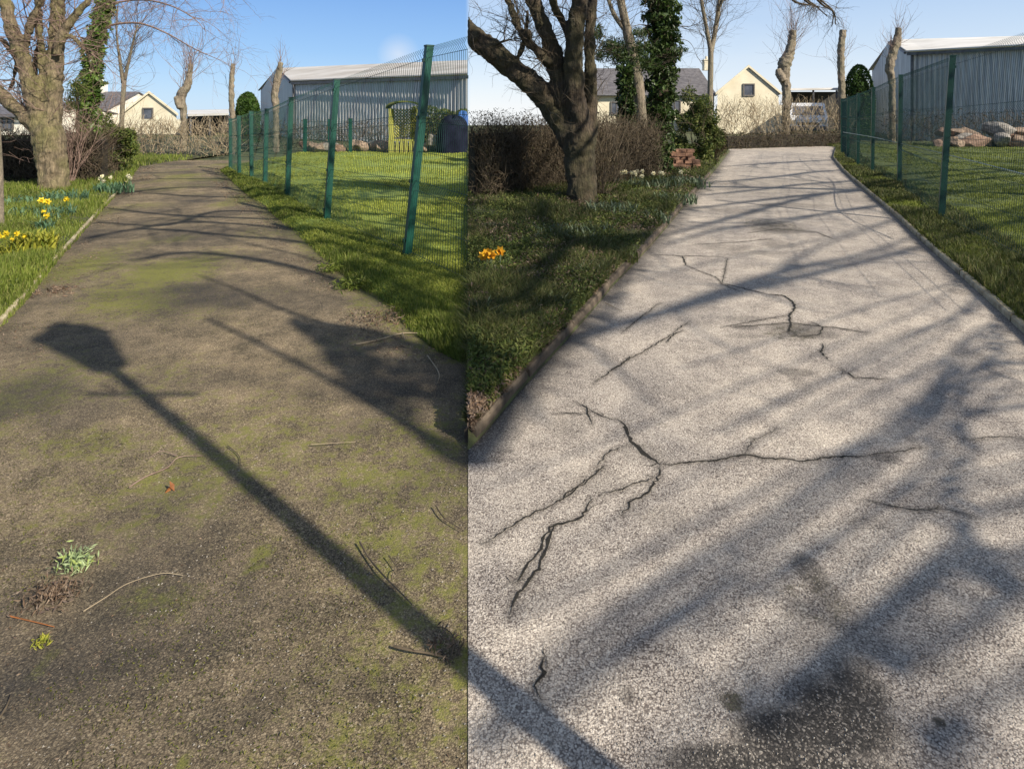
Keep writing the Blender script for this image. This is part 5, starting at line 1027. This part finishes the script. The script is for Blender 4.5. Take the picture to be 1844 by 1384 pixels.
# added unseen leaf crowns, shaped to shade the verge and lawns
def inpoly(x, y, poly):
    c = np.zeros(len(x), bool); n = len(poly)
    for i in range(n):
        x0_, y0_ = poly[i]; x1_, y1_ = poly[(i+1) % n]; m = ((y0_ > y) != (y1_ > y)); xi = (x1_-x0_)*(y-y0_)/(y1_-y0_+1e-12)+x0_; c ^= m & (x < xi)
    return c
def crown(parent, poly, dens, z_lo, z_hi, sz, gap=.0, seed=1, gs=1.3, ntw=20, root=None):
    r = np.random.default_rng(seed); g = np.array([G(*p)[:2] for p in poly]); lo, hi = g.min(0), g.max(0); area = (hi[0]-lo[0])*(hi[1]-lo[1]); n = int(area*dens)
    x = r.uniform(lo[0], hi[0], n); y = r.uniform(lo[1], hi[1], n); k = inpoly(x+.05*smooth_noise(x, y, 9, seed), y+.08*smooth_noise(x, y, 7, seed+1), [tuple(q) for q in g])
    if gap: k &= (smooth_noise(x, y, gs, seed+4, 4) > gap)
    x, y = x[k], y[k]; z = r.uniform(z_lo, z_hi, len(x)); c = np.stack([x+SH[0]*z, y+SH[1]*z, z], -1); mb = MB(); mb.cards(c, sz*r.uniform(.6, 1.4, len(x)), .7, up=.35); obj('foliage', mb, M['ivy_dark'], parent)
    mb = MB(); ce = c.mean(0); o_ = np.argsort(y); sp_ = c[o_[::max(1, len(o_)//9)]]; sp_[:, 2] -= .1
    mb.tube(bez(sp_, 4), .02, 5)
    if root is not None: mb.tube([sp_[-1], root], .02, 5)
    for q in c[r.integers(0, len(c), ntw)]:
        w = sp_[np.argmin(np.linalg.norm(sp_-q, axis=1))]; mb.tube([w, (w+q)/2+np.array((0, 0, .1)), q], [.012, .01, .004], 4)
    obj('shade_crown_stems', mb, M['bark_dark'], parent)
crown(tA, [(843, 395), (843, 865), (960, 738), (1090, 588), (1136, 524), (1222, 428), (1308, 305), (1180, 300), (1040, 352)], 80, 6.0, 7.0, .085, gap=-.28, seed=3, gs=2.2, root=lift(1085, 592, 6.3))
crown(tA, [(520, 570), (640, 598), (760, 612), (843, 655), (843, 822), (760, 772), (700, 728), (650, 706), (590, 665)], 1500, 4.9, 5.5, .05, gap=-.55, seed=5, gs=3)
crown(tA, [(430, 345), (520, 338), (700, 342), (843, 335), (843, 648), (748, 590), (640, 503), (540, 420), (470, 362)], 72, 7., 8.2, .12, gap=-.25, seed=8)
tD = thing('shade_tree', 'added unseen evergreen, put there to dapple the lawn right of the pale drive', 'tree', (20, 1, 0)); rD = root_pt(12, 9.3, 8.4); mb = MB(); mb.tube(bez([(rD[0], rD[1], 0), (rD[0], rD[1], 4), rD], 6), np.linspace(.25, .1, 13), 10); obj('trunk', mb, M['bark_dark'], tD, True)  # tree added out of view for the shade it drops on the lawn
crown(tD, [(1540, 320), (1700, 300), (1900, 290), (1900, 640), (1720, 470), (1620, 390)], 26, 8., 9.0, .12, gap=.12, seed=9, root=rD)
